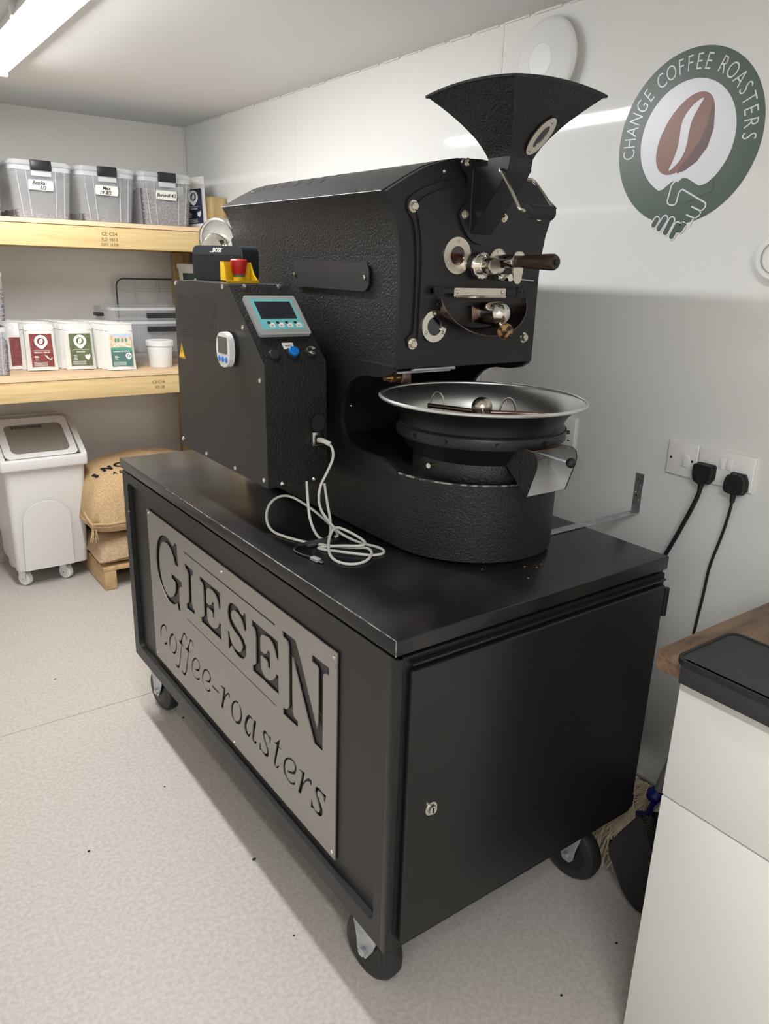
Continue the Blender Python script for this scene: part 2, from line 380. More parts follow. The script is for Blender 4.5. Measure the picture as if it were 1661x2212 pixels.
for p_, q_, r_ in FG: MB().prism([pill((p_[0]/1e4, p_[1]/1e4), (q_[0]/1e4, q_[1]/1e4), r_/1e4)], lf(4), .0003).build('finger', 'logog', t)
TX = 'CHANGE COFFEE ROASTERS'
wd = {'I': .5, ' ': .55, 'N': 1.1, 'G': 1.08, 'O': 1.1, 'E': .92, 'F': .86, 'T': .9, 'M': 1.2}
tot = sum(wd.get(c, 1) for c in TX); pos = 0
for c in TX:
    k = wd.get(c, 1); a = R(193-(pos+k/2)/tot*202); pos += k
    if c == ' ': continue
    rr_ = .1575; x, z = OC[0]+rr_*math.cos(a), OC[1]+rr_*math.sin(a); th = a-math.pi/2
    o_, U_, V_ = lf(2)
    uu = Vector((0, -math.cos(th), math.sin(th))); vv = Vector((0, math.sin(th), math.cos(th)))
    p_ = Vector((o_[0], o_[1]-x, o_[2]+z))
    MB().text(c, .050, (p_, uu, vv), .0003, sx=.72, bold=-.0006).build('letter', 'logow', t)

# ================================================================ SOCKETS, PLUGS, BRACKET
def wallplate(t, y0, y1, z0, z1, d=.009):
    """white plate on the right wall between y0 > y1"""
    MB().box(WX-.004, WX, y1-.001, y0+.001, z0-.001, z1+.001).build('back_box', 'joint', t)
    MB().box(WX-d, WX-.003, y1, y0, z0, z1, .003, 3).build('plate', 'wplate', t)
t = T('fused_switch', 'single white switched plate beside the double socket', 'switch', (WX, .135, 1.11))
wallplate(t, .176, .091, 1.075, 1.160)
for y in (.164, .104): MB().cyl((WX-.0088, y, 1.118), (WX-.0095, y, 1.118), .0032, n=14).build('screw', 'hole', t)
MB().box(WX-.0096, WX-.008, .118, .136, 1.100, 1.134, .0008).build('fuse_holder', 'wplate', t)
MB().box(WX-.0125, WX-.008, .112, .127, 1.101, 1.131, .0012).build('rocker', 'wplate', t)
t = T('double_socket', 'white double socket plate with two black plugs in it', 'socket', (WX, .018, 1.11))
wallplate(t, .089, -.056, 1.075, 1.160)
for y in (.024, .006): MB().box(WX-.0125, WX-.008, y-.0065, y+.0065, 1.118, 1.146, .0012).build('rocker', 'wplate', t)
t = T('wall_socket', 'white wall socket half hidden behind the rim of the cooling tray', 'socket', (WX, .55, 1.12))
wallplate(t, .628, .482, 1.073, 1.160)
for yc in (.515, .595):
    for dy, dz, w_, h_ in ((0, .012, .004, .009), (-.012, -.010, .007, .004), (.012, -.010, .007, .004)):
        MB().box(WX-.0095, WX-.0088, yc+dy-w_/2, yc+dy+w_/2, 1.105+dz-h_/2, 1.105+dz+h_/2).build('pin_hole', 'hole', t)
for y in (.548, .562): MB().box(WX-.0125, WX-.008, y-.006, y+.006, 1.118, 1.146, .0012).build('rocker', 'wplate', t)
def plug(name, label, yc, zc, square, path, r):
    t = T(name, label, 'plug', (WX-.02, yc, zc))
    w_ = .024
    if square: ol = [(-w_, .018), (-w_+.004, .022), (w_-.004, .022), (w_, .018), (w_, -.012), (w_-.01, -.026), (-w_+.01, -.026), (-w_, -.012)]
    else: ol = [(-.016, .024), (.016, .024), (w_, .008), (w_+.001, -.014), (w_-.006, -.024), (-w_+.006, -.024), (-w_-.001, -.014), (-w_, .008)]
    MB().prism([[(a*1.03, b*1.03) for a, b in ol]], LF(WX-.011, yc, zc), .010).build('base', 'rubber', t)
    MB().prism([smooth2(ol)], LF(WX-.021, yc, zc), .014).build('cap', 'rubber', t)
    if square: MB().prism([rrect(-.007, .007, -.026, -.002, .003)], LF(WX-.035, yc, zc), .003).build('cord_grip_cover', 'tyre', t)
    MB().cyl((WX-.026, yc, zc-.022), (WX-.026, yc+(.002 if square else 0), zc-.045), .0075, .0055, 16).build('strain_relief', 'rubber', t)
    MB().tube(path, r, 12, 2).build('cord', 'rubber', t)
    return t
plug('black_plug', 'square black plug with thick cable running down behind the cart', .060, 1.101, True,
     [(WX-.026, .060, 1.066), (WX-.026, .064, 1.04), (WX-.024, .085, .98), (WX-.018, .125, .88), (WX-.016, .17, .78), (WX-.018, .24, .55), (WX-.03, .28, .35), (WX-.03, .30, .30)], .0055)
plug('rounded_plug', 'rounded black plug with thin cable dropping behind the counter', -.025, 1.094, False,
     [(WX-.026, -.025, 1.062), (WX-.022, -.022, 1.03), (WX-.012, -.008, .96), (WX-.008, .014, .87), (WX-.008, .016, .80), (WX-.008, .022, .72), (WX-.008, .026, .66), (WX-.008, .02, .55), (WX-.012, .0, .4)], .0035)
t = T('angle_bracket', 'long perforated zinc angle bracket screwed to the wall above the cart', 'bracket', (WX, .252, .95))
by = .252
def holes_strip(x0, x1, n_): return [(x0+(x1-x0)*(i+.5)/n_, (.006 if i % 2 else -.006)) for i in range(n_)]
lp = [[(0, -.0125), (.36, -.0125), (.36, .0125), (0, .0125)]]+[circ(a, b, .0022, 10) for a, b in holes_strip(.0, .355, 16)]
MB().prism(lp, ((WX-.362, by, .9445), (1, 0, 0), (0, 1, 0)), .0022).build('shelf_leg', 'zinc', t)
lp = [[(-.0125, 0), (.0125, 0), (.0125, .108), (-.0125, .108)]]+[circ(b, a, .0022, 10) for a, b in holes_strip(.006, .106, 5)]
MB().prism(lp, LF(WX-.0005, by, .9445), .0022).build('wall_leg', 'zinc', t)
for z in (1.038, .992): MB().lathe([(.004, 0), (.0035, .0015), (.001, .002)], (WX-.0025, by+.003, z), (-1, 0, 0), 14).build('screw', 'brass', t)

# ================================================================ CART
CT = T('roaster_cart', 'large black steel cart on castors carrying the coffee roaster', 'cart', (.39, .75, 0))
W, Lc, ZT, ZB = .777, 1.51, .943, .238
MB().box(-.004, W+.002, -.004, Lc, .911, ZT, .0025, 3).build('lid', 'top', CT, 'scuffed black steel top')
g = MB()
def worn(b, a, c, r_=.0009): b.tube([a, c], r_, 6)
worn(g, (-.0036, -.002, ZT-.0006), (-.0036, 1.1, ZT-.0006)); worn(g, (-.0035, -.0035, .912), (-.0035, -.0035, ZT-.001), .0012)
g.build('worn_edge', 'worn', CT, 'paint worn to bare metal along the edge')
# frame: side towards the room with a rounded opening, recessed panel behind
side = [[(-W*0, ZB), (1.506, ZB), (1.506, .903), (0, .903)], rrect(.045, 1.462, .283, .872, .02)]
MB().prism([[(a, b) for a, b in l_] for l_ in side], ((.0, 0, 0), (0, 1, 0), (0, 0, 1)), .016).build('side_frame', 'cartside', CT)
MB().box(.0165, .030, .02, 1.49, .25, .90).build('side_panel', 'cartside', CT)
MB().box(.016, W-.016, 1.49, 1.506, ZB, .909, .004).build('back_panel', 'cartside', CT)
MB().box(W-.016, W, .004, 1.506, ZB, .909, .004).build('wall_side_panel', 'cartside', CT)
MB().box(.0165, W-.0165, .018, 1.489, ZB, ZB+.016).build('bottom_plate', 'dark', CT)
MB().box(-.0008, .020, -.0008, .020, ZB, .903, .004, 3).build('corner_post', 'blacks', CT)
fr = [rrect(.0015, W, ZB, .903, .006), [(.05, .27), (.745, .27), (.745, .862), (.05, .862)]]
MB().prism(fr, XZ(.017), .017).build('front_frame', 'blacks', CT)
MB().box(.030, .768, -.012, -.001, .8875, .8925, .0015).build('drip_ledge', 'blacks', CT)
dr = MB().box(.028, .766, -.014, -.001, .262, .878, .004, 3).build('door', 'blacks', CT)
MB().cyl((.086, -.014, .566), (.086, -.0175, .566), .0145, n=28).build('lock_ring', 'chrome', dr)
MB().cyl((.086, -.0175, .566), (.086, -.024, .566), .010, .009, n=24).build('lock_barrel', 'chrome', dr)
MB().box(.0845, .0875, -.0245, -.0238, .560, .572).build('keyhole', 'hole', dr)
for z in (.83,): MB().cyl((.781, -.008, z-.035), (.781, -.008, z+.035), .007, n=14).build('hinge', 'rubber', dr)
# sign plate with its lettering cut through
SG = "1952,4460;2169,4467;2175,3775;1896,3758;1783,3990;1584,4147;1333,4242;1103,4234;895,4128;735,3939;628,3641;602,3284;661,2986;809,2703;1020,2545;1246,2496;1440,2537;1667,2673;1814,2843;1867,3009;1849,3165;1725,3201;1583,3207;1569,3380;2404,3382;2432,3218;2260,3183;2166,3072;2157,2811;2158,2306;2000,2317;1887,2511;1753,2422;1536,2349;1262,2326;977,2411;702,2579;473,2784;323,3070;306,3435;377,3758;489,4025;678,4239;893,4370;1095,4439;1307,4464;1508,4439;1661,4385;1774,4334;1854,4336;1941,4387 2700,4078;3314,4068;3314,3925;3200,3877;3151,3775;3129,3306;3128,2994;3207,2884;3311,2839;3312,2691;2695,2682;2689,2839;2795,2867;2880,2945;2908,3222;2918,3538;2914,3799;2853,3900;2718,3931 2682,4447;8173,4442;8178,4398;2715,4412 2663,2348;8155,2321;8171,2289;2691,2324 3772,4070;5143,4078;5126,3579;5011,3586;4950,3763;4826,3890;4636,3949;4416,3943;4290,3891;4218,3784;4189,3432;4405,3436;4533,3503;4583,3612;4714,3609;4709,3145;4591,3151;4569,3258;4474,3310;4230,3307;4201,3147;4222,2955;4327,2852;4527,2826;4732,2876;4920,3000;4998,3130;4986,3170;5117,3171;5114,2680;3775,2688;3747,2826;3893,2876;3986,2960;3996,3248;3997,3648;3970,3854;3911,3922;3798,3926 6531,4072;6642,4076;6647,3576;6525,3582;6458,3720;6328,3850;6158,3906;5945,3904;5833,3834;5780,3711;5816,3607;5990,3525;6265,3421;6502,3321;6614,3185;6639,3028;6560,2856;6432,2743;6217,2682;6003,2688;5863,2764;5776,2822;5700,2788;5658,2725;5628,2668;5551,2677;5545,3175;5644,3174;5664,3043;5764,2912;5941,2834;6119,2819;6246,2850;6357,2943;6400,3073;6353,3154;6201,3241;5902,3301;5691,3401;5591,3532;5568,3712;5619,3885;5719,4009;5850,4069;6048,4095;6238,4062;6354,3976;6455,3954;6527,4004 6974,4064;8323,4061;8324,3565;8207,3581;8137,3754;8022,3890;7843,3953;7548,3905;7468,3854;7416,3751;7417,3429;7623,3433;7734,3492;7785,3611;7907,3610;7905,3129;7783,3144;7756,3261;7665,3315;7411,3293;7412,3100;7474,2899;7629,2809;7848,2826;8036,2934;8177,3075;8194,3172;8314,3174;8315,2670;6973,2668;6948,2825;7067,2869;7147,2960;7153,3294;7161,3657;7131,3823;7053,3887;6971,3893 8536,4435;9132,4445;9378,4035;9666,3484;10059,2737;10092,2930;10104,3348;10099,4149;10030,4243;9948,4260;9836,4256;9831,4423;10536,4428;10533,4249;10407,4242;10315,4182;10297,4071;10296,3287;10286,2263;9924,2271;8984,3951;8979,3614;8974,2929;8985,2587;9061,2470;9214,2458;9218,2268;8517,2275;8505,2447;8651,2471;8748,2531;8807,2633;8820,3367;8804,4169;8750,4262;8658,4280;8548,4291 592,1298;734,1331;844,1292;909,1210;900,1106;815,1109;792,1208;691,1259;579,1219;441,1107;354,944;323,756;365,646;476,591;584,599;665,659;724,732;843,745;818,687;717,619;580,574;434,581;305,652;250,804;282,992;391,1165 1381,1311;1511,1314;1452,1243;1367,1221;1262,1145;1163,994;1096,810;1114,677;1238,616;1238,561;1101,593;1016,712;1022,902;1111,1080;1236,1226 1547,1307;1633,1260;1710,1157;1708,1019;1643,822;1549,687;1425,599;1270,576;1318,644;1415,665;1522,751;1600,910;1639,1049;1616,1146;1554,1226 2329,1746;2471,1762;2566,1701;2572,1557;2490,1565;2486,1666;2404,1704;2329,1665;2241,1539;2184,1380;2161,1288;2281,1259;2242,1226;2136,1231;2073,1030;1979,745;1890,489;1790,303;1700,234;1574,214;1495,257;1471,324;1535,331;1624,303;1713,329;1807,419;1893,644;1999,967;2078,1198;1956,1227;1896,1239;1913,1306;2025,1332;2132,1461;2222,1604 2845,1749;2981,1758;3084,1702;3090,1553;3008,1567;3004,1674;2924,1704;2845,1662;2760,1530;2704,1359;2696,1296;2802,1263;2770,1229;2669,1239;2619,1039;2509,719;2403,442;2315,308;2223,236;2087,213;2010,253;1994,323;2056,329;2145,295;2228,327;2320,433;2413,659;2523,965;2606,1204;2504,1225;2417,1222;2417,1274;2552,1328;2655,1454;2750,1613 3174,1287;3342,1314;3466,1256;3504,1158;3475,1043;3363,924;3225,873;3108,868;3077,890;3165,925;3249,935;3355,1000;3425,1120;3397,1223;3287,1267;3185,1241;3076,1161;2954,987;2897,798;2948,658;3060,609;3213,623;3301,666;3359,746;3441,742;3418,679;3310,605;3173,567;2991,590;2868,694;2849,879;2912,1056;3030,1199 3932,1279;4092,1315;4226,1259;4278,1157;4251,1045;4164,945;4017,879;3889,867;3849,879;3958,922;4055,949;4147,1022;4198,1132;4166,1216;4055,1255;3943,1230;3823,1136;3719,971;3674,790;3723,655;3846,607;3990,621;4090,671;4128,741;4200,741;4185,683;4084,611;3954,574;3781,596;3648,705;3619,880;3686,1057;3797,1196 4367,975;4788,967;4783,909;4345,899 5010,1290;5083,1273;5216,1308;5226,1228;5169,1013;5267,1149;5421,1273;5517,1284;5544,1221;5531,1138;5475,1147;5449,1218;5366,1176;5259,1044;5168,919;5109,795;5039,553;4908,563;4961,717;5062,1021;5121,1222;5029,1215;4949,1237 5858,1261;5983,1303;6065,1300;6040,1242;5901,1223;5804,1157;5717,1020;5675,875;5681,739;5752,638;5782,624;5783,547;5684,570;5597,663;5567,817;5605,992;5710,1146 6103,1283;6190,1239;6259,1140;6272,1011;6225,835;6141,705;6028,615;5902,566;5824,562;5828,618;5924,655;6036,732;6137,878;6170,1017;6154,1144;6093,1217 6677,1259;6807,1286;6890,1243;6902,1190;6803,1210;6730,1185;6623,1082;6543,949;6505,808;6528,685;6628,651;6736,757;6767,804;6732,679;6639,582;6534,545;6432,570;6370,672;6391,865;6476,1062;6586,1196 6962,1260;7090,1286;7055,1142;6988,928;6936,736;6931,643;6987,631;7047,703;7094,678;7028,587;6926,551;6842,577;6818,684;6857,870;6896,1084 7514,1275;7636,1293;7767,1238;7826,1283;7886,1270;7826,1058;7793,1081;7791,1180;7713,1222;7579,1218;7529,1160;7534,1091;7623,954;7726,840;7748,738;7718,632;7648,564;7525,532;7389,554;7307,580;7222,537;7266,785;7315,754;7324,649;7418,601;7556,616;7639,680;7647,736;7591,834;7463,1007;7427,1132;7458,1222 8341,1495;8326,1389;8284,1253;8415,1253;8397,1221;8278,1222;8200,978;8129,750;8100,616;8138,597;8217,659;8270,713;8282,685;8202,578;8110,536;8020,568;8010,663;8069,885;8141,1127;8161,1224;8092,1226;8028,1231;8145,1285;8250,1387 8745,1227;8915,1289;9068,1277;9141,1194;9129,1059;9050,937;8909,857;8751,800;8703,811;8724,865;8824,878;8952,946;9037,1042;9052,1140;8998,1219;8872,1223;8758,1179;8642,1068;8581,900;8592,742;8676,630;8805,595;8933,628;9019,690;9047,749;9074,669;8961,583;8790,536;8617,559;8503,653;8477,837;8540,1022;8629,1141 9240,1220;9381,1247;9520,1278;9474,1099;9446,970;9567,1126;9699,1241;9803,1260;9829,1198;9803,1096;9751,1102;9712,1155;9620,1112;9500,973;9418,825;9377,702;9321,544;9198,553;9268,761;9366,1047;9394,1207;9286,1196 10046,1236;10184,1272;10334,1231;10395,1263;10444,1257;10390,1030;10348,1055;10335,1139;10235,1181;10122,1185;10072,1114;10085,1037;10187,933;10288,814;10309,719;10277,619;10202,544;10088,505;9959,544;9868,546;9777,508;9816,758;9860,732;9881,634;9985,577;10113,593;10176,668;10150,768;10048,919;9971,1056;9983,1173"
loops = []
for s_ in SG.split(' '):
    loops.append([(int(a)/1e4+.028, int(b)/1e4+.019) for a, b in (q.split(',') for q in s_.split(';'))])
sp = MB().prism([[(0, 0), (1.111, 0), (1.111, .509), (0, .509)]]+loops, ((.0135, 1.318, .311), (0, -1, 0), (0, 0, 1)), .003).build('sign_plate', 'steel', CT, 'brushed steel plate cut out with GIESEN coffee-roasters')
for u_, v_ in ((-.016, .480), (.528, .472), (1.072, .476), (-.016, -.004), (.572, -.010), (1.07, -.006)):
    MB().lathe([(.005, 0), (.0045, .0015), (.002, .0028), (.0005, .003)], (.0105, 1.29-u_, .33+v_), (-1, 0, 0), 16).build('rivet', 'chrome', sp)
g = MB().box(.0103, .0106, 1.29-.548, 1.29-.5475, .332, .83).box(.0103, .0106, 1.29-.60, 1.29-.5995, .332, .42)
for i in range(26):
    u_ = .62+random.random()*.42; v_ = .06+random.random()*.34; l_ = .01+random.random()*.03
    g.prism([stroke([(u_, v_), (u_+l_, v_-l_*random.random()*.4)], .0004)], ((.0104, 1.29, .33), (0, -1, 0), (0, 0, 1)), .0001)
g.build('scratches', 'skirt', sp, kind='stuff')
MB().cyl((-.001, 1.455, .775), (-.005, 1.455, .775), .004, n=12).build('bolt', 'nickel', CT)
def caster(x, y, yaw=0):
    rt = MB()
    rt.box(-.05, .05, -.05, .05, ZB-.012, ZB-.001, .002)
    c = rt.build('castor', 'zinc', None)
    ORG[c] = Vector((0, 0, 0))
    prof = [(.022, -.022), (.06, -.024), (.072, -.021), (.079, -.012), (.080, 0), (.079, .012), (.072, .021), (.06, .024), (.022, .022)]
    MB().lathe(prof, (0, -.02, .080), (1, 0, 0), 48).build('tyre', 'tyre', c)
    MB().lathe([(.012, -.026), (.048, -.0245), (.05, -.024), (.05, .024), (.048, .0245), (.012, .026)], (0, -.02, .080), (1, 0, 0), 40).build('wheel_hub', 'blacks', c)
    for s_ in (-1, 1):
        MB().prism([smooth2([(-.02-.02, .062), (-.02+.016, .062), (.045, ZB-.035), (.045, ZB-.014), (-.045, ZB-.014), (-.06, .16), (-.045, .11)])], ((s_*.032-.0015, 0, 0), (0, 1, 0), (0, 0, 1)), .003).build('fork', 'zinc', c)
        MB().lathe([(.011, 0), (.011, .007), (.009, .009)], (s_*.0335, -.02, .080), (s_, 0, 0), 6).build('axle_nut', 'zinc', c)
    MB().cyl((0, 0, ZB-.036), (0, 0, ZB-.012), .035, n=28).build('swivel', 'zinc', c)
    c.parent = CT; c.location = Vector((x, y, 0))-ORG[CT]; c.rotation_euler = (0, 0, yaw)
caster(.090, .135, R(188)); caster(.090, 1.46, R(188)); caster(.70, .12, R(8)); caster(.69, 1.42, R(186))

# crumbs on the cart
g = MB()
for x, y in ((.483, .116), (.441, .126), (.399, .075), (.350, .163), (.46, .108)): g.sphere((x, y, ZT+.0010), .0021, (1.3, 1, .5), 8)
tag(g.build('coffee_crumbs', 'crumb'), 'tiny brown coffee crumbs on the black cart top', 'crumbs', kind='stuff')

# ================================================================ COFFEE ROASTER
RS = T('coffee_roaster', 'large black drum coffee roaster with flared hopper and cooling tray', 'coffee roaster', (.455, .7, ZT))
CXm = .455
def bolt(parent, x, y, z, r=.0075, ax=(0, -1, 0), name='bolt', m='nickel'):
    g = MB().lathe([(r*1.35, 0), (r*1.35, .0015)], (x, y, z), ax, 20)
    v = Vector(ax); c = Vector((x, y, z))+v*.0015
    g.lathe([(r, 0), (r, r*.75), (r*.8, r*.95)], c, ax, 6); return g.build(name, m, parent)
def screw(parent, x, y, z, r=.005, ax=(-1, 0, 0), m='chrome'):
    return MB().lathe([(r, 0), (r*.95, r*.35), (r*.6, r*.65), (r*.2, r*.75), (r*.18, r*.4)], (x, y, z), ax, 14).build('screw', m, parent)
def mir(P): return P+[(2*CXm-a, b) for a, b in P[::-1]]
half = [(.253, 1.352), (.2525, 1.42), (.2525, 1.50), (.252, 1.557), (.248, 1.600), (.241, 1.637), (.231, 1.666), (.222, 1.684), (.212, 1.699)]
arc = [(.262, 1.728), (.311, 1.753), (.355, 1.767), (.40, 1.776)]
prof = mir(half+arc+[(.455, 1.779)])[:-1]
prof = half+arc+[(.455, 1.779)]+[(2*CXm-a, b) for a, b in (half+arc)[::-1]]
body = MB().prism([prof], XZ(1.13), .757).build('drum_housing', 'black', RS)
inner = [(CXm+(a-CXm)*.985, (b-1.55)*.985+1.55) for a, b in prof]
MB().prism([prof], XZ(.3735), .0095).build('face_rim_plate', 'face', body)
# lid skin with slots
rp = [(.212, 1.6995)]+arc+[(.455, 1.779)]+[(2*CXm-a, b) for a, b in ([(.212, 1.6995)]+arc)[::-1]]
g = MB(); sk = [(a, b+.0015) for a, b in rp]; g.prism([sk+[(a, b-.001) for a, b in rp[::-1]]], XZ(1.135), .755); g.build('roof_skin', 'face', body)
MB().tube([(.2115, 1.133, 1.7005), (.2115, .38, 1.7005)], .0016, 8).build('roof_seam', 'plate', body)
def roofz(x):
    for (a, b), (c, d) in zip(rp, rp[1:]):
        if a <= x <= c: return b+(d-b)*(x-a)/(c-a), math.atan2(d-b, c-a)
    return 1.77, 0
for x_ in (.300, .345, .39):
    for k in range(6):
        y_ = .75+k*.062; z_, an = roofz(x_)
        cx_, sx_ = math.cos(an), math.sin(an)
        MB().prism([pill((-.010, 0), (.010, 0), .0045)], ((x_, y_, z_+.0016), (.9*cx_, .45, .9*sx_), (-.45*cx_, .9, -.45*sx_)), .0004).build('vent_slot', 'hole', body)
screw(body, .28, 1.08, roofz(.28)[0]+.001, .007, (0, 0, 1))
MB().box(.262, 2*CXm-.262, .40, 1.12, 1.345, 1.353).build('underside', 'dark', RS)

# face: door casting with raised rim, its inner plate and all fittings
fl = [(.283, 1.400), (.2745, 1.407), (.272, 1.412), (.276, 1.419), (.288, 1.425), (.290, 1.448), (.291, 1.529), (.290, 1.586), (.2835, 1.633), (.276, 1.652), (.264, 1.663), (.260, 1.676), (.263, 1.689), (.275, 1.698), (.297, 1.710), (.334, 1.7235), (.372, 1.7335), (.407, 1.7395), (.455, 1.742)]
fl = [(.294, 1.391), (.283, 1.394)]+fl[1:]
MB().prism([smooth2(fl+[(2*CXm-a+.0, b) for a, b in fl[:-1][::-1]], 1)], XZ(.364), .005).build('door_frame', 'face', body)
ip = [(.302, 1.413), (.298, 1.418), (.300, 1.50), (.300, 1.59), (.292, 1.64), (.281, 1.67), (.290, 1.690), (.33, 1.708), (.38, 1.720), (.455, 1.727)]
MB().prism([smooth2(ip+[(2*CXm-a, b) for a, b in ip[:-1][::-1]], 1)], XZ(.359), .0045).build('door_panel', 'face', body)
YP = .3545
for x, z in ((.276, 1.675), (.636, 1.679), (.287, 1.404), (.618, 1.409)): bolt(body, x, .359, z, .0088)
for x, z in ((.356, 1.747), (.546, 1.747)): screw(body, x, .364, z, .0045, (0, -1, 0))
# chute mounting plate
cp = [(.395, 1.775), (.389, 1.765), (.392, 1.755), (.408, 1.744), (.411, 1.735), (.413, 1.697), (.407, 1.690), (.391, 1.676), (.389, 1.664), (.396, 1.652), (.408, 1.634), (.424, 1.618), (.442, 1.611), (.4585, 1.609)]
cp2 = cp+[(2*.4585-a, b) for a, b in cp[:-1][::-1]]
MB().prism([smooth2(cp2)], XZ(YP), .006).build('chute_plate', 'face', body)
for x, z in ((.404, 1.766), (.404, 1.667), (.517, 1.667)): bolt(body, x, YP-.006, z, .0068)
# chute: side cheeks, curved underside, open top leading to the neck
hp = MB()
ck = [(.349, 1.758), (.306, 1.758), (.306, 1.776), (.244, 1.771), (.244, 1.764), (.247, 1.750), (.254, 1.738), (.262, 1.728), (.350, 1.630)]
for x in (.4215, .4815): hp.prism([ck], YZr(x), .003)
u_ = [(.245, 1.771), (.245, 1.764), (.2475, 1.750), (.2545, 1.738), (.2625, 1.728), (.351, 1.629)]
hp.prism([stroke(u_, .003)], YZr(.4225), .061)
hp.box(.4225, .4835, .3035, .3065, 1.752, 1.776)
chute = hp.build('chute', 'face', RS)
MB().tube([(.4215, .3505, 1.632), (.4215, .3505, 1.757)], .003, 8).build('weld_bead', 'blacks', chute)
# hopper: four curved flaring sheets
NX, NY, HZ0, HZ1 = .0305, .0315, 1.768, 1.884
HCX, HCY = .4535, .2755
bm = bmesh.new(); n1, n2 = 14, 18
def hw(s): return .0305+(.1235-.0305)*(s**1.75*.62+s*.38)
def hopper_sheet(k, th):
    m_ = MB(); G = []
    for i in range(n1+1):
        s = i/n1; row = []
        h_ = hw(s)
        for j in range(n2+1):
            q = -1+2*j/n2; bul = (1-q*q)
            d = h_+.003*bul*s*s-th; z = HZ0+(HZ1-HZ0)*s+.008*bul*s*s
            a, b = q*(h_-th), -d
            for _ in range(k): a, b = -b, a
            row.append(m_.b.verts.new((HCX+a, HCY+b, z)))
        G.append(row)
    return m_, G
hop = None
for k in range(4):
    m_, G = hopper_sheet(k, 0); m2, G2 = hopper_sheet(k, .0025)
    for i in range(n1):
        for j in range(n2): m_.b.faces.new((G[i][j], G[i][j+1], G[i+1][j+1], G[i+1][j]))
    me = bpy.data.meshes.new('t')
    for i in range(n1):
        for j in range(n2): m2.b.faces.new((G2[i][j+1], G2[i][j], G2[i+1][j], G2[i+1][j+1]))
    m2.b.to_mesh(me); m_.b.from_mesh(me); bpy.data.meshes.remove(me); m2.b.free()
    o = m_.build('hopper_side', 'black', RS if hop is None else hop)
    if hop is None: hop = o; o.name = 'hopper'
g = MB(); P = []
for k in range(4):
    for j in range(n2):
        q = -1+2*j/n2; bul = 1-q*q; a, b = q*hw(1), -(hw(1)+.003*bul)
        for _ in range(k): a, b = -b, a
        P.append((HCX+a, HCY+b, HZ1+.008*bul))
g.tube(P, .0032, 8, close=True); g.build('rolled_rim', 'blacks', hop)
# sight window on the front sheet of the hopper (tilted oval)
def on_front(px, s, off=0):
    h_ = hw(s); h2 = hw(s+.02); q = (px-HCX)/h_; bul = 1-q*q
    z = HZ0+(HZ1-HZ0)*s+.008*bul*s*s; y = HCY-(h_+.003*bul*s*s)
    z2 = HZ0+(HZ1-HZ0)*(s+.02); y2 = HCY-h2
    V_ = Vector((0, y2-y, z2-HZ0-(HZ1-HZ0)*s)).normalized(); V_ = Vector((0, (hw(s+.1)-hw(s-.1))*-1, (HZ1-HZ0)*.2)).normalized()
    N_ = Vector((1, 0, 0)).cross(V_); return Vector((px, y, z))+N_*off, V_
o_, V_ = on_front(.474, .375, .004); U_ = Vector((1, 0, 0))
def oval(a, b, t_, n=36): return [(a*math.cos(2*math.pi*i/n)*math.cos(t_)-b*math.sin(2*math.pi*i/n)*math.sin(t_), a*math.cos(2*math.pi*i/n)*math.sin(t_)+b*math.sin(2*math.pi*i/n)*math.cos(t_)) for i in range(n)]
sw = MB().prism([oval(.040, .0205, R(72)), oval(.023, .0085, R(72))], (o_, U_, V_), .003).build('hopper_window_frame', 'nickel', hop)
MB().prism([oval(.023, .0085, R(72))], (o_, U_, V_), .0015).build('window_glass', 'lens', hop)
for s_ in (-1, 1):
    d = (U_*math.cos(R(72))+V_*math.sin(R(72)))*(.0315)*s_; nn = U_.cross(V_)
    MB().lathe([(.0035, 0), (.003, .002), (.001, .003)], o_+d+nn*.003, nn, 12).build('screw', 'chrome', hop)
# slide handle: bent wire with black roller
wr_ = MB().tube([(.4205, .262, 1.748), (.405, .255, 1.748), (.404, .240, 1.735), (.404, .195, 1.680), (.404, .190, 1.672), (.412, .188, 1.669), (.430, .188, 1.669)], .0032, 10, 2)
w2_ = MB().tube([(.486, .258, 1.735), (.500, .252, 1.735), (.503, .24, 1.722), (.503, .195, 1.680), (.50, .189, 1.672), (.49, .188, 1.669)], .0032, 10, 2)
hb = wr_.build('slide_handle', 'nickel', RS); w2_.build('handle_arm', 'nickel', hb)
MB().lathe([(.004, 0), (.0125, .0), (.014, .002), (.014, .066), (.0125, .068), (.004, .068)], (.424, .188, 1.669), (1, 0, 0), 28).build('roller_grip', 'rubber', hb)
MB().cyl((.486, .262, 1.752), (.497, .262, 1.752), .0045, n=12).build('pivot_pin', 'blacks', hb)
# sight glass (upper)
def ring(name, x, z, ro, ri, y, th, m, parent, glass, nb=3, a0=90):
    o = MB().prism([circ(x, z, ro, 56), circ(x, z, ri, 40)], XZ(y), th).build(name, m, parent)
    MB().prism([circ(x, z, ri, 32)], XZ(y), th*.4).build('glass', glass, o)
    for k in range(nb):
        a = R(a0+k*360/nb); rr_ = (ro+ri)/2
        MB().lathe([(.0038, 0), (.0035, .0015), (.0012, .0022), (.001, .001)], (x+rr_*math.cos(a), y-th, z+rr_*math.sin(a)), (0, -1, 0), 12).build('screw', 'chrome', o)
    return o
ring('sight_glass', .393, 1.585, .0375, .0195, YP, .004, 'nickel', RS, 'glass')
lg = ring('lower_sight_glass', .339, 1.440, .0335, .0195, YP, .004, 'chrome', RS, 'lens')
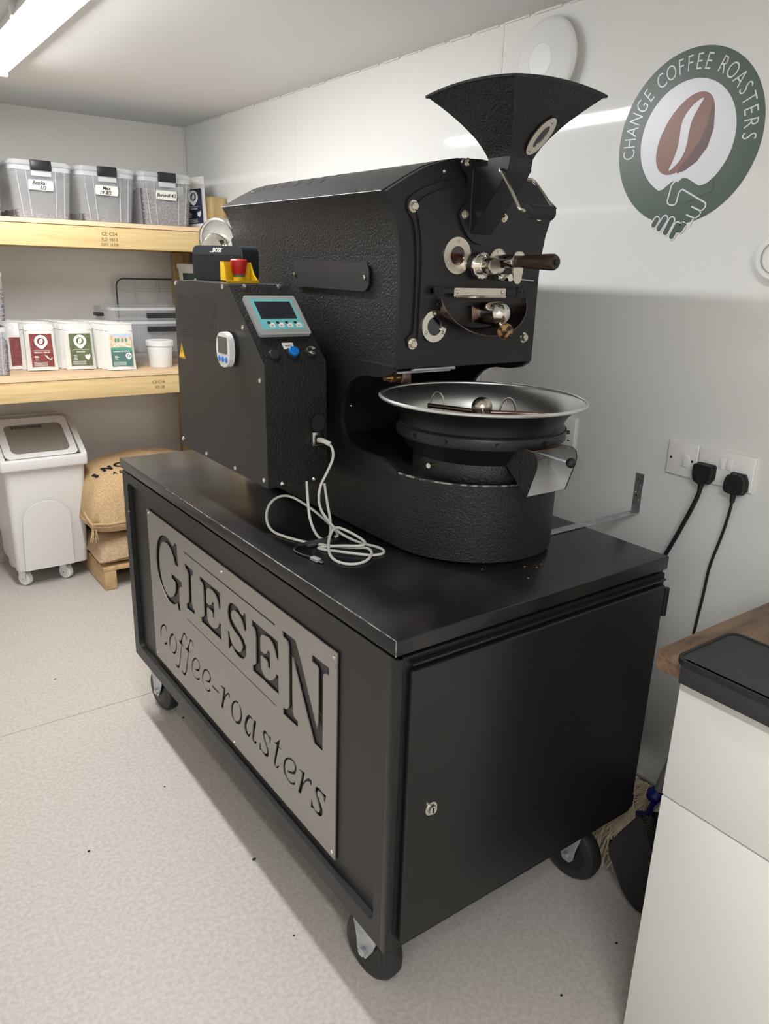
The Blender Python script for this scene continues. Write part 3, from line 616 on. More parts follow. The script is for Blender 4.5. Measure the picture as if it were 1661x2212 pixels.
# thermometer knob boss
kb = MB().lathe([(.028, -.0), (.028, .012), (.026, .014)], (.452, YP, 1.566), (0, -1, 0), 48).build('knob_flange_spacer', 'rubber', RS)
MB().lathe([(.0265, .012), (.0275, .014), (.0275, .020), (.0255, .0215), (.019, .0215), (.019, .030), (.0175, .032), (.0155, .032)], (.452, YP, 1.566), (0, -1, 0), 48).build('knob_flange', 'chrome', kb)
MB().lathe([(.0165, .030), (.0165, .056), (.0155, .058), (.001, .058)], (.452, YP, 1.566), (0, -1, 0), 40).build('knob', 'nickel', kb)
for a in (90, 210, 330): MB().lathe([(.003, 0), (.0028, .002), (.001, .0025)], (.452+.0228*math.cos(R(a)), YP-.0215, 1.566+.0228*math.sin(R(a))), (0, -1, 0), 10).build('screw', 'nickel', kb)
# sampler (trier)
sm = MB().lathe([(.027, 0), (.027, .004), (.0255, .005), (.014, .005)], (.512, YP, 1.577), (0, -1, 0), 44).build('sampler_flange', 'nickel', RS)
for a in (100, 220, 340): MB().lathe([(.003, 0), (.0028, .002), (.001, .0025)], (.512+.0205*math.cos(R(a)), YP-.005, 1.577+.0205*math.sin(R(a))), (0, -1, 0), 10).build('screw', 'chrome', sm)
MB().lathe([(.0145, .004), (.0145, .052), (.0165, .053), (.0165, .060), (.0145, .061), (.0145, .066)], (.512, YP, 1.577), (0, -1, 0), 36).build('sampler_barrel', 'chrome', sm)
MB().prism([smooth2([(-.017, .012), (-.010, .0205), (.010, .0205), (.017, .012), (.0125, -.034), (.007, -.046), (-.007, -.046), (-.0125, -.034)], 2)], XZ(YP-.064), .0035).move(.512, 0, 1.577).build('sampler_guard', 'nickel', sm)
MB().lathe([(.0125, .066), (.0125, .075), (.0145, .10), (.0155, .13), (.0165, .155), (.0165, .166), (.013, .172), (.001, .172)], (.512, YP, 1.577), (0, -1, 0), 32).build('sampler_handle', 'handlewood', sm)
MB().lathe([(.006, .171), (.006, .176), (.004, .178), (.001, .178)], (.512, YP, 1.577), (0, -1, 0), 8).build('handle_nut', 'rubber', sm)
pr = MB().cyl((.522, YP, 1.543), (.522, YP-.030, 1.543), .0075, n=20).cyl((.522, YP-.030, 1.543), (.522, YP-.036, 1.543), .009, n=6).cyl((.508, YP-.018, 1.543), (.498, YP-.018, 1.543), .005, n=14).cyl((.522, YP-.018, 1.543), (.506, YP-.018, 1.543), .0075, n=6).build('probe_fitting', 'chrome', RS)
MB().tube([(.530, YP-.02, 1.543), (.57, YP-.012, 1.541), (.61, YP-.002, 1.538), (.637, YP+.006, 1.537)], .0022, 8, 2).build('probe_wire', 'zinc', pr)
MB().cyl((.637, .3645, 1.537), (.637, .3634, 1.537), .005, n=16).build('probe_hole', 'hole', pr)
# hinged crossbar and discharge door
cb = MB().box(.325, .592, YP-.012, YP, 1.508, 1.519, .001)
cb.box(.325, .349, YP-.018, YP, 1.506, 1.521, .001).box(.566, .592, YP-.018, YP, 1.506, 1.521, .001).box(.534, .566, YP-.016, YP, 1.504, 1.521, .001)
cb = cb.build('crossbar', 'rubber', RS)
for x in (.332, .342, .574, .585): MB().cyl((x, YP-.018, 1.5135), (x, YP-.0185, 1.5135), .0034, n=16).build('socket_screw', 'hole', cb)
hg = MB().prism([rrect(.379, .531, 1.501, 1.520, .003)], XZ(YP-.013), .0025).tube([(.381, YP-.017, 1.502), (.529, YP-.017, 1.502)], .0028, 8).build('hinge_plate', 'nickel', cb)
for x in (.388, .521): MB().lathe([(.005, 0), (.005, .002), (.002, .0035)], (x, YP-.0155, 1.512), (0, -1, 0), 6).build('screw', 'chrome', cb)
# curved discharge guard (half-round bronze band) with the door inside
arcp = [(.468+.127*math.cos(R(a)), 1.503+.066*math.sin(R(a))) for a in range(183, 360, 8)]
gd = MB(); A_ = [(x, YP, z) for x, z in arcp]; rows = []
for d in (0, .052):
    rows.append([gd.b.verts.new((x, YP-d*(.35+.65*math.sin(R(min(180, max(0, (i)*180/(len(arcp)-1)))))), -.006*0+z-.004-(.013*math.sin(R(min(180, i*180/(len(arcp)-1)))) if d else 0))) for i, (x, z) in enumerate(arcp)])
r2_ = [[gd.b.verts.new((v.co.x*1+(.455-v.co.x)*.012, v.co.y, v.co.z+.0016)) for v in rw] for rw in rows]
for i in range(len(arcp)-1):
    gd.b.faces.new((rows[0][i], rows[0][i+1], rows[1][i+1], rows[1][i])); gd.b.faces.new((r2_[0][i+1], r2_[0][i], r2_[1][i], r2_[1][i+1]))
    gd.b.faces.new((rows[1][i], rows[1][i+1], r2_[1][i+1], r2_[1][i]))
gd = gd.build('discharge_guard', 'bronze', RS)
MB().prism([[(a, b) for a, b in arcp]], XZ(YP), .0025).build('discharge_door', 'blacks', gd)
wk = [(.432, 1.483), (.447, 1.476), (.462, 1.478), (.480, 1.488), (.480, 1.444), (.462, 1.452), (.447, 1.455), (.437, 1.447)]
MB().prism([wk], XZ(YP-.0025), .012).build('door_arm', 'bronze', gd)
MB().sphere((.482, YP-.048, 1.468), .0255).build('counterweight', 'chrome', gd)
MB().cyl((.472, YP-.008, 1.467), (.482, YP-.048, 1.468), .0235, .0252, 28).build('weight_sleeve', 'chrome', gd)
MB().tube([(.478, YP-.055, 1.450), (.477, YP-.066, 1.440), (.476, YP-.072, 1.436)], .005, 12).build('knob_stem', 'chrome', gd)
kn = MB().lathe([(.006, 0), (.014, .004), (.0175, .012), (.016, .022), (.009, .028), (.001, .029)], (.474, YP-.066, 1.441), (.2, -.75, -.55), 28).build('door_knob', 'cork', gd)
MB().sphere((.481, YP-.0905, 1.424), .0055).build('knob_nut', 'rubber', gd)
MB().sphere((.345, YP-.004, 1.486), .004).build('stop_pin', 'rubber', gd)

# lower body: pedestal, C-shaped cheeks, dark cavity, cooling tray
pc = (.455, .343)
foot = [(.253, 1.12), (.253, .345)]+[(CXm-.202*math.cos(R(a)), .345-.208*math.sin(R(a))) for a in range(6, 175, 6)]+[(.657, .345), (.657, 1.12)]
pd = MB().prism([foot], UP(0, 0, .957), .171).build('pedestal', 'black', RS)
rim_l = [(a, b) for a, b in foot[1:-1]]
MB().prism([stroke([(x, y) for x, y in rim_l], .004)], UP(0, 0, 1.1275), .003).build('pedestal_edge', 'worn', pd, 'edge with chipped paint')
MB().prism([[(CXm+(a-CXm)*.975, .345+(b-.345)*.975) for a, b in foot]], UP(0, 0, 1.128), .0012).build('pedestal_top', 'top', pd, 'dusty scuffed top')
for x, y in ((.30, .46), (.60, .46), (.42, .2), (.30, 1.0), (.60, 1.0)): MB().cyl((x, y, ZT+.0005), (x, y, .957), .022, n=20).build('rubber_foot', 'rubber', pd)
cut = [(.3725, 1.3525), (.3725, 1.346), (.395, 1.334), (.430, 1.327), (.476, 1.325), (.508, 1.319), (.533, 1.306), (.553, 1.288), (.567, 1.265), (.578, 1.235), (.578, 1.205), (.565, 1.177), (.548, 1.160), (.532, 1.154), (.479, 1.150), (.414, 1.149), (.373, 1.142), (.350, 1.134), (.347, 1.127)]
chk = cut+[(1.12, 1.127), (1.12, 1.3525)]
for x in (.2528, .6492): MB().prism([chk], YZr(x), .008).build('cheek', 'black', pd if x > .5 else body)
outer = [(.3725, 1.356), (.46, 1.357), (.51, 1.356), (.540, 1.349), (.565, 1.333), (.590, 1.303), (.607, 1.26), (.613, 1.22), (.606, 1.19), (.590, 1.16), (.560, 1.138), (.527, 1.128), (.45, 1.1235), (.352, 1.125)]
for x in (.2493, .6572): MB().prism([cut[1:]+outer[::-1][:-1]+[(.3725, 1.356)]], YZr(x), .0035).build('arch_trim', 'face', pd)
MB().box(.262, .648, .76, .775, 1.128, 1.352).build('cavity_back', 'dark', pd)
MB().box(.2528, .6572, 1.112, 1.12, .957, 1.352).build('rear_plate', 'blacks', pd)
screw(pd, .40, .7595, 1.20, .005, (0, -1, 0)); screw(pd, .545, .7595, 1.19, .005, (0, -1, 0))
rl = MB().box(.30, .418, .366, .378, 1.344, 1.350, .001).box(.27, .42, .385, .45, 1.338, 1.343).build('burner_rail', 'zinc', pd)
bp = MB().cyl((.262, .42, 1.325), (.300, .42, 1.325), .007, n=16).cyl((.278, .42, 1.325), (.288, .42, 1.325), .011, n=6).build('gas_fitting', 'brass', pd)
MB().box(.300, .325, .405, .435, 1.312, 1.338, .003).build('gas_valve', 'bronze', pd)
MB().tube([(.256, .47, 1.335), (.262, .44, 1.332), (.266, .42, 1.325)], .002, 8, 1).build('gas_pipe', 'brass', pd)

# cooling tray
TCX, TCY = .445, .300
tray = MB().lathe([(.150, 1.168), (.163, 1.178), (.180, 1.205), (.1865, 1.2085), (.1865, 1.232), (.182, 1.236), (.184, 1.250), (.192, 1.262), (.206, 1.276), (.226, 1.287)], (TCX, TCY, 0), (0, 0, 1), 96, cap=False).build('cooling_tray', 'blacks', RS)
MB().lathe([(.2245, 1.2875), (.206, 1.278), (.191, 1.264), (.182, 1.250), (.178, 1.236), (.176, 1.215)], (TCX, TCY, 0), (0, 0, 1), 96, cap=False).build('tray_lining', 'bowl', tray)
MB().lathe([(.0, 1.214), (.176, 1.214), (.176, 1.210), (0, 1.210)], (TCX, TCY, 0), (0, 0, 1), 72, cap=False).build('tray_floor', 'bronze', tray)
MB().tube([(TCX+.2275*math.cos(2*math.pi*i/96), TCY+.2275*math.sin(2*math.pi*i/96), 1.288) for i in range(96)], .0042, 10, close=True).build('tray_rim', 'rim', tray)
MB().lathe([(.1885, 1.2095), (.1895, 1.2115), (.1895, 1.2290), (.1885, 1.231)], (TCX, TCY, 0), (0, 0, 1), 96, cap=False).build('tray_band', 'blacks', tray)
for a in (205, 238, 272, 315, 340, 180): MB().cyl((TCX+.188*math.cos(R(a)), TCY+.188*math.sin(R(a)), 1.221), (TCX+.196*math.cos(R(a)), TCY+.196*math.sin(R(a)), 1.221), .0045, n=12).build('socket_screw', 'rubber', tray)
MB().lathe([(.149, 1.129), (.150, 1.131), (.150, 1.1685), (.149, 1.170)], (TCX, TCY, 0), (0, 0, 1), 72).build('tray_neck', 'black', tray)
MB().cyl((TCX-.148, TCY-.02, 1.158), (TCX-.168, TCY-.026, 1.158), .0055, n=14).build('brass_plug', 'nickel', tray)
st = MB().sphere((TCX, TCY, 1.266), .0235).cyl((TCX, TCY, 1.214), (TCX, TCY, 1.25), .012, n=20).build('stirrer_hub', 'nickel', tray)
def arm(ang, l, hoop):
    d = Vector((math.cos(R(ang)), math.sin(R(ang)), 0)); c = Vector((TCX, TCY, 1.255))
    MB().cyl(c, c+d*l, .0055, n=16).build('stirrer_arm', 'bronze', st)
    for k in hoop:
        q = c+d*k; 
        P = [q+d*(-.018*math.cos(R(a)))+Vector((0, 0, .034*math.sin(R(a)))) for a in range(0, 181, 12)]
        MB().tube([P[0]-Vector((0, 0, .01))]+P+[P[-1]-Vector((0, 0, .01))], .0022, 8).build('stirrer_hoop', 'nickel', st)
arm(113, .135, [.112]); arm(-38, .15, [.058]); arm(235, .13, [])
# discharge spout: two cheeks, sloping floor, lid plate, lever with ball
sx0, sx1 = .385, .503
sk_ = [(.146, 1.212), (.082, 1.214), (.070, 1.208), (.066, 1.196), (.068, 1.180), (.076, 1.157), (.088, 1.120), (.150, 1.172), (.150, 1.20)]
spt = MB()
spt = MB().prism([sk_], YZr(sx0), .002).build('discharge_spout', 'black', tray)
MB().prism([sk_], YZr(sx1-.002), .002).build('spout_cheek', 'black', tray)
MB().prism([stroke([(.088, 1.1205), (.155, 1.178)], .0018)], YZr(sx0+.002), sx1-sx0-.004).build('spout_floor', 'bowl', spt)
for x, s_ in ((sx0+.0022, 1), (sx1-.0026, -1)): MB().prism([[(a+.001 if a < .1 else a, b) for a, b in sk_]], YZr(x), .0004).build('spout_lining', 'bowl', spt)
MB().box(sx0+.006, sx1-.014, .085, .150, 1.2125, 1.2155, .0008).build('spout_lid', 'bronze', spt)
MB().cyl((.452, .125, 1.199), (.478, .066, 1.187), .0032, n=12).build('gate_lever', 'zinc', spt)
MB().sphere((.480, .062, 1.186), .0105).build('lever_ball', 'rubber', spt)

# name plate blank on the drum side
np_ = MB().prism([rrect(-.166, .166, -.030, .030, .022)], LF(.2485, .632, 1.536), .0035).build('blank_plate', 'plate', body)
for u_, y_ in ((-.155, 0), (.152, 0)): MB().lathe([(.005, 0), (.005, .003), (.003, .004)], (.245, .632-u_, 1.535), (-1, 0, 0), 6).build('bolt', 'nickel', body)

# exhaust pipework behind the drum
dk = MB().lathe([(.052, 0), (.054, .0), (.054, .10), (.052, .10)], (.265, 1.36, 1.625), (.35, .9, 0), 40, cap=False)
dk = MB().lathe([(.052, .0), (.053, -.002), (.056, 0), (.055, .004), (.055, .10)], (.245, 1.25, 1.622), (.75, .66, .05), 48, cap=False).build('exhaust_duct', 'chrome', RS)
MB().lathe([(.001, -.01), (.030, -.006), (.038, .004), (.040, .012), (.040, .05)], (.222, 1.225, 1.596), (.75, .66, .05), 40, cap=False).build('duct_motor_cap', 'chrome', dk)
MB().lathe([(.001, .012), (.052, .012)], (.245, 1.25, 1.622), (.75, .66, .05), 40, cap=False).build('duct_baffle', 'bowl', dk)
MB().lathe([(.045, 0), (.047, .0), (.047, .03), (.043, .034), (.043, .06)], (.285, 1.15, 1.59), (.3, .95, 0), 36).build('duct_collar', 'chrome', dk)
MB().box(.30, .60, 1.131, 1.30, 1.52, 1.66, .01).build('drive_cover', 'blacks', RS)

# ---------------------------------------------------------------- control box on the roaster's side
BX0, BX1 = .045, .203
side = [(1.075, 1.069), (1.075, 1.51), (.742, 1.51), (.570, 1.347), (.562, 1.068)]
cbx = MB().prism([side], YZr(BX0+.0025), BX1-BX0-.0025).build('control_box', 'black', RS)
sd = MB().prism([[(a+(.002 if a > 1 else -.001), b) for a, b in side]], YZr(BX0), .0023).build('box_side_panel', 'cartside', cbx)
sd['label'] = 'satin side panel with vent holes'
MB().box(BX1, .252, .80, 1.0, 1.15, 1.35).build('mounting_block', 'dark', RS)
for y, z in ((1.063, 1.502), (.771, 1.503), (.669, 1.419), (.590, 1.310), (.579, 1.084), (.732, 1.078), (.906, 1.078), (1.066, 1.088)): screw(cbx, BX0, y, z, .0058)
g = MB()
for rr2 in range(20):
    for cc in range(18):
        y_ = 1.057-cc*.0140-(.0035 if rr2 % 2 else 0); z_ = 1.473-rr2*.00535
        g.lathe([(.0018, 0), (.0018, .0004)], (BX0+.0001, y_, z_), (-1, 0, 0), 6)
g.build('vent_holes', 'hole', cbx, kind='stuff')
tri = MB().prism([[(-.022, -.019), (.022, -.019), (0, .021)]], LF(BX0, 1.045, 1.330), .0004).build('warning_triangle', 'yellow', cbx)
MB().prism([[(-.0195, -.0175), (.0195, -.0175), (0, .0182)], [(-.0175, -.0163), (.0175, -.0163), (0, .0158)]], LF(BX0-.0005, 1.045, 1.330), .0002).build('warning_border', 'ink', cbx)
MB().prism([[(.002, .010), (-.004, -.002), (0, -.002), (-.003, -.012), (.004, .001), (0, .001)]], LF(BX0-.0005, 1.045, 1.330), .0002).build('lightning_mark', 'ink', cbx)
A0 = Vector((BX0, .742, 1.51)); Dn = Vector((0, -.7258, -.6879)); Nn = Vector((0, -.6879, .7258))
def SL(u, s, off=0): return (A0+Vector((u, 0, 0))+Dn*s+Nn*off, Vector((1, 0, 0)), -Dn)    # U x V = normal
hm = MB().prism([rrect(.018, .150, -.160, -.043, .006)], (A0, (1, 0, 0), -Dn), .0085).build('touch_panel', 'hmi', cbx)
def onp(u0, u1, s0, s1, off, th, m, name, par=hm, r=.001): return MB().prism([rrect(u0, u1, -s1, -s0, r)], (A0+Nn*off, (1, 0, 0), -Dn), th).build(name, m, par if par is hm else par)
onp(.025, .143, .0505, .150, .0085, .0004, 'hmi', 'panel_face', cbx)
onp(.030, .138, .0545, .1455, .0089, .0003, 'cyan', 'turquoise_overlay', cbx)
onp(.038, .130, .062, .114, .0092, .0004, 'screen', 'display', cbx)
onp(.026, .044, .0505, .0530, .0089, .0003, 'cyan', 'maker_strip', cbx)
MB().text('SIEMENS', .0035, SL(.035, .0518, .0092), .0001, sx=1.1).build('maker_lettering', 'hmi', cbx)
MB().text('TOUCH', .008, (A0+Vector((.134, 0, 0))+Dn*.078+Nn*.0092, -Dn*-1, Vector((1, 0, 0))), .0001, sx=1).build('touch_lettering', 'hmi', cbx)
for k in range(4):
    u0 = .049+k*.0226
    onp(u0+.002, u0+.016, .1265, .1395, .0092, .0003, 'lpaper', 'function_key', cbx, .0008)
    onp(u0-.001, u0+.0065, .1225, .1295, .0095, .0003, 'hole', 'key_marker', cbx, .0004)
    onp(u0+.006, u0+.012, .1325, .1365, .0096, .0002, 'hmi', 'key_symbol', cbx, .0004)
def btn(name, u, s, r, h, m, r0=None):
    c = A0+Vector((u, 0, 0))+Dn*s
    o = MB().lathe([((r0 or r)*1.08, 0), ((r0 or r)*1.08, .002), ((r0 or r), .004)], c, Nn, 32).build('button_collar', 'rubber', cbx)
    return MB().lathe([(r*.9, .003), (r*.9, h-.002), (r*.78, h), (.001, h)], c, Nn, 32).build(name, m, cbx), c
btn('black_cap', .035, .2115, .0135, .006, 'rubber')
btn('reset_button', .083, .2085, .0135, .012, 'blue', .0145)
_, c = btn('buzzer', .130, .2085, .0135, .008, 'rubber')
g = MB()
for rr_ in (.004, .0075, .0105):
    for a0 in (20, 200):
        P = [c+Vector((rr_*math.cos(R(a)), 0, 0))-Dn*(rr_*math.sin(R(a)))+Nn*.0082 for a in range(a0, a0+101, 20)]
        g.tube(P, .0007, 6)
g.build('buzzer_slots', 'nickel', cbx, kind='stuff')
MB().prism([rrect(.066, .093, -.1965, -.1785, .0008)], (A0, (1, 0, 0), -Dn), .0015).build('reset_label', 'tape', cbx)
MB().text('RESET', .0065, SL(.0795, .1875, .0016), .0001, bold=.0002).build('reset_lettering', 'ink', cbx)
for u_ in (.040, .128): MB().lathe([(.006, 0), (.0055, .002), (.002, .004)], A0+Vector((u_, 0, 0))+Dn*.006, Nn, 16).build('screw', 'chrome', cbx)
for x_ in (.082, .166): screw(cbx, x_, .5615, 1.0755, .006, (0, -1, 0))
MB().prism([smooth2([(.157, 1.190), (.160, 1.229), (.190, 1.229), (.190, 1.190)])], XZ(.5618), .006).build('socket_flap', 'rubber', cbx)
ns = MB().box(.159, .189, .5545, .563, 1.156, 1.189, .001).build('network_socket', 'nickel', cbx)
MB().box(.165, .183, .5535, .5546, 1.159, 1.182).build('socket_opening', 'hole', cbx)
# emergency stop on top
ex, ey, ez = .118, .836, 1.511
es = MB().prism([[(-.048, 0), (.048, 0), (.041, .047), (-.052, .047), (-.052, .044)][:4]], XZ(0), .004)
es = MB().box(-.042, .044, -.019, .019, 0, .006, .001)
es.prism([[(-.042, 0), (-.042, .048), (.037, .048), (.044, 0)]], XZ(.019), .004)
es.prism([[(-.019, 0), (-.006, .048), (.019, .048), (.019, 0)]], YZr(-.042), .005)
es.prism([[(-.019, 0), (-.017, .008), (.0, .02), (.019, .048), (.019, 0)]], YZr(.036), .005)
es.b.transform(Matrix.Translation((ex, ey, ez)))
es = es.build('emergency_stop_housing', 'yellow', cbx)
MB().lathe([(.014, .005), (.014, .014)], (ex, ey, ez), (0, 0, 1), 28).build('stop_button_base', 'yellow', cbx)
MB().lathe([(.0142, .014), (.0142, .019)], (ex, ey, ez), (0, 0, 1), 28).build('stop_collar', 'green', cbx)
MB().lathe([(.0145, .019), (.016, .022), (.020, .046), (.020, .052), (.017, .0545), (.001, .055)], (ex, ey, ez), (0, 0, 1), 32).build('emergency_stop_button', 'red', cbx)

# ---------------------------------------------------------------- loose things on the roaster
sp_ = T('portable_speaker', 'slate grey portable speaker lying on top of the control box', 'speaker', (.150, .985, 1.511))
th = R(-75)
ORG[sp_] = Vector((0, 0, 0)); sp_.rotation_euler = (0, 0, th)
b1 = MB().prism([rrect(-.1, .1, .0, .087, .020)], XZ(.026), .052).build('case', 'speaker', sp_)
MB().prism([rrect(-.096, .096, .003, .067, .017)], XZ(-.026), .0025).build('grille', 'speaker', sp_)
g = MB()
for k in range(20): g.box(-.094, .094, -.0293, -.0284, .0045+k*.0031, .0058+k*.0031)
g.build('grille_ribs', 'rubber', sp_, kind='stuff')
MB().text('BOSE', .014, FF(.0, -.0262, .0755), .0004, shear=.35, sx=1.05, bold=.0006).box(-.028, -.014, -.0266, -.0262, .0705, .0715).box(.012, .026, -.0266, -.0262, .0795, .0805).build('logo', 'lpaper', sp_)
tm = T('kitchen_timer', 'small white digital timer with blue buttons stuck to the control box', 'timer', (BX0, .75, 1.365))
TY = .737
MB().prism([smooth2([(-.036, -.040), (.036, -.042), (.038, .038), (-.036, .040)], 3)], LF(BX0-.0065, TY, 1.365), .014).build('case', 'white', tm)
MB().box(BX0-.007, BX0-.0005, TY-.02, TY+.02, 1.35, 1.38).build('magnet', 'rubber', tm)
MB().prism([rrect(-.026, .024, -.010, .028, .005)], LF(BX0-.0205, TY, 1.365), .0008).build('lcd', 'lcd', tm)
for u_ in (-.020, -.001, .018): MB().lathe([(.007, 0), (.007, .0015), (.005, .0025), (.001, .0025)], (BX0-.0202, TY-u_, 1.365-.023), (-1, 0, 0), 18).build('timer_button', 'tblue', tm)
# white network cable
nc = T('network_cable', 'white network cable hanging from the control box, coiled on the cart', 'cable', (.19, .5, ZT))
Z0 = ZT+.004
MB().tube([(.174, .553, 1.170), (.176, .535, 1.172), (.186, .522, 1.165)], .006, 12, 2).build('cable_plug', 'cable', nc)
path = [(.180, .535, 1.170), (.190, .520, 1.160), (.192, .515, 1.135), (.178, .517, 1.105), (.155, .520, 1.065), (.152, .515, 1.02), (.172, .505, .985), (.19, .485, .958), (.21, .43, Z0), (.235, .38, Z0), (.225, .345, Z0),
        (.19, .345, Z0), (.145, .385, Z0+.004), (.11, .445, Z0), (.115, .455, Z0), (.15, .42, Z0+.008), (.19, .385, Z0+.01), (.21, .40, Z0+.012), (.19, .45, .975), (.165, .47, .985), (.13, .44, .96), (.10, .38, Z0), (.11, .33, Z0), (.15, .32, Z0),
        (.19, .345, Z0+.004), (.205, .385, Z0+.004), (.18, .41, Z0), (.13, .46, Z0), (.09, .53, Z0), (.07, .62, Z0), (.10, .68, .99), (.14, .66, 1.02), (.17, .60, 1.0), (.19, .53, .97), (.20, .50, Z0), (.185, .495, Z0)]
MB().tube(path, .0032, 10, 3).build('cord', 'cable', nc)
MB().tube([(.185, .545, 1.066), (.187, .535, 1.02), (.185, .515, .98), (.17, .49, Z0+.003), (.14, .49, Z0), (.12, .50, .99), (.125, .52, 1.04), (.14, .55, 1.075)], .0032, 10, 3).build('cord_loop', 'cable', nc)
ad = T('cable_adapter', 'small grey adapter with black lead and silver connector on the cart', 'adapter', (.13, .48, ZT), org=(0, 0, 0))
MB().box(-.033, .033, -.011, .011, .001, .010, .003).build('case', 'adapter', ad)
MB().tube([(-.033, 0, .006), (-.055, .004, .005), (-.074, -.012, .004), (-.072, -.045, .004), (-.062, -.075, .005)], .0022, 8, 2).build('lead', 'rubber', ad)
g = MB().box(-.0065, .0065, -.012, .012, .001, .009, .002); g.b.transform(Matrix.Translation((-.060, -.088, 0)) @ Matrix.Rotation(R(10), 4, 'Z')); g.build('connector', 'hmi', ad)
g = MB().box(-.0045, .0045, -.007, .007, .0025, .0065, .001); g.b.transform(Matrix.Translation((-.057, -.105, 0)) @ Matrix.Rotation(R(10), 4, 'Z')); g.build('connector_tip', 'chrome', ad)
for ch in ad.children: ORG[ch] = Vector((0, 0, 0))

# ================================================================ SHELVES
SU = T('shelf_unit', 'two tier timber shelving with plywood boards along the back wall', 'shelves', (0, 3.0, 0))
SY = 2.75
for z0, x1 in ((1.716, .992), (1.045, .992)):
    MB().box(-1.2, x1, SY, YB-.012, z0-.0195, z0, .0008).build('shelf_board', 'plytop', SU)
    MB().box(-1.2, x1, SY-.0008, SY, z0-.019, z0-.0008).build('board_edge', 'ply', SU)
    MB().box(-1.2, x1, SY+.004, SY+.046, z0-.0195-.093, z0-.0205, .003).build('beam', 'pine', SU)
    MB().box(-1.2, x1, YB-.055, YB-.012, z0-.0195-.093, z0-.0205, .003).build('rear_beam', 'pine', SU)
MB().box(.905, .990, 2.798, 2.85, .195, 1.60, .003).build('post', 'post', SU)
MB().box(.905, .990, 2.798, 2.85, 1.717, 1.862, .003).build('post_top', 'post', SU)
MB().box(.862, .955, YB-.105, YB-.056, .195, 1.602, .003).build('post', 'post', SU)
MB().box(.845, .955, YB-.105, YB-.056, 1.717, 1.826, .003).build('post_top', 'post', SU)
MB().box(-1.15, -1.07, 2.798, 2.85, .0, 1.60, .003).build('post', 'post', SU)
g = MB()
g.text('CE C24', .022, FF(.395, SY+.0035, 1.665), .0003, bold=.0003).text('KD 4813', .020, FF(.395, SY+.0035, 1.642), .0003, bold=.0003).text('DRY 16 GR', .016, FF(.395, SY+.0035, 1.620), .0003, bold=.0003)
g.text('CE C16', .020, FF(.58, SY+.0035, .99), .0003, bold=.0003).text('KD 28', .018, FF(.585, SY+.0035, .965), .0003, bold=.0003)
g.build('grade_stamp', 'stamp', SU, 'faded grading stamp on the beams', kind='stuff')

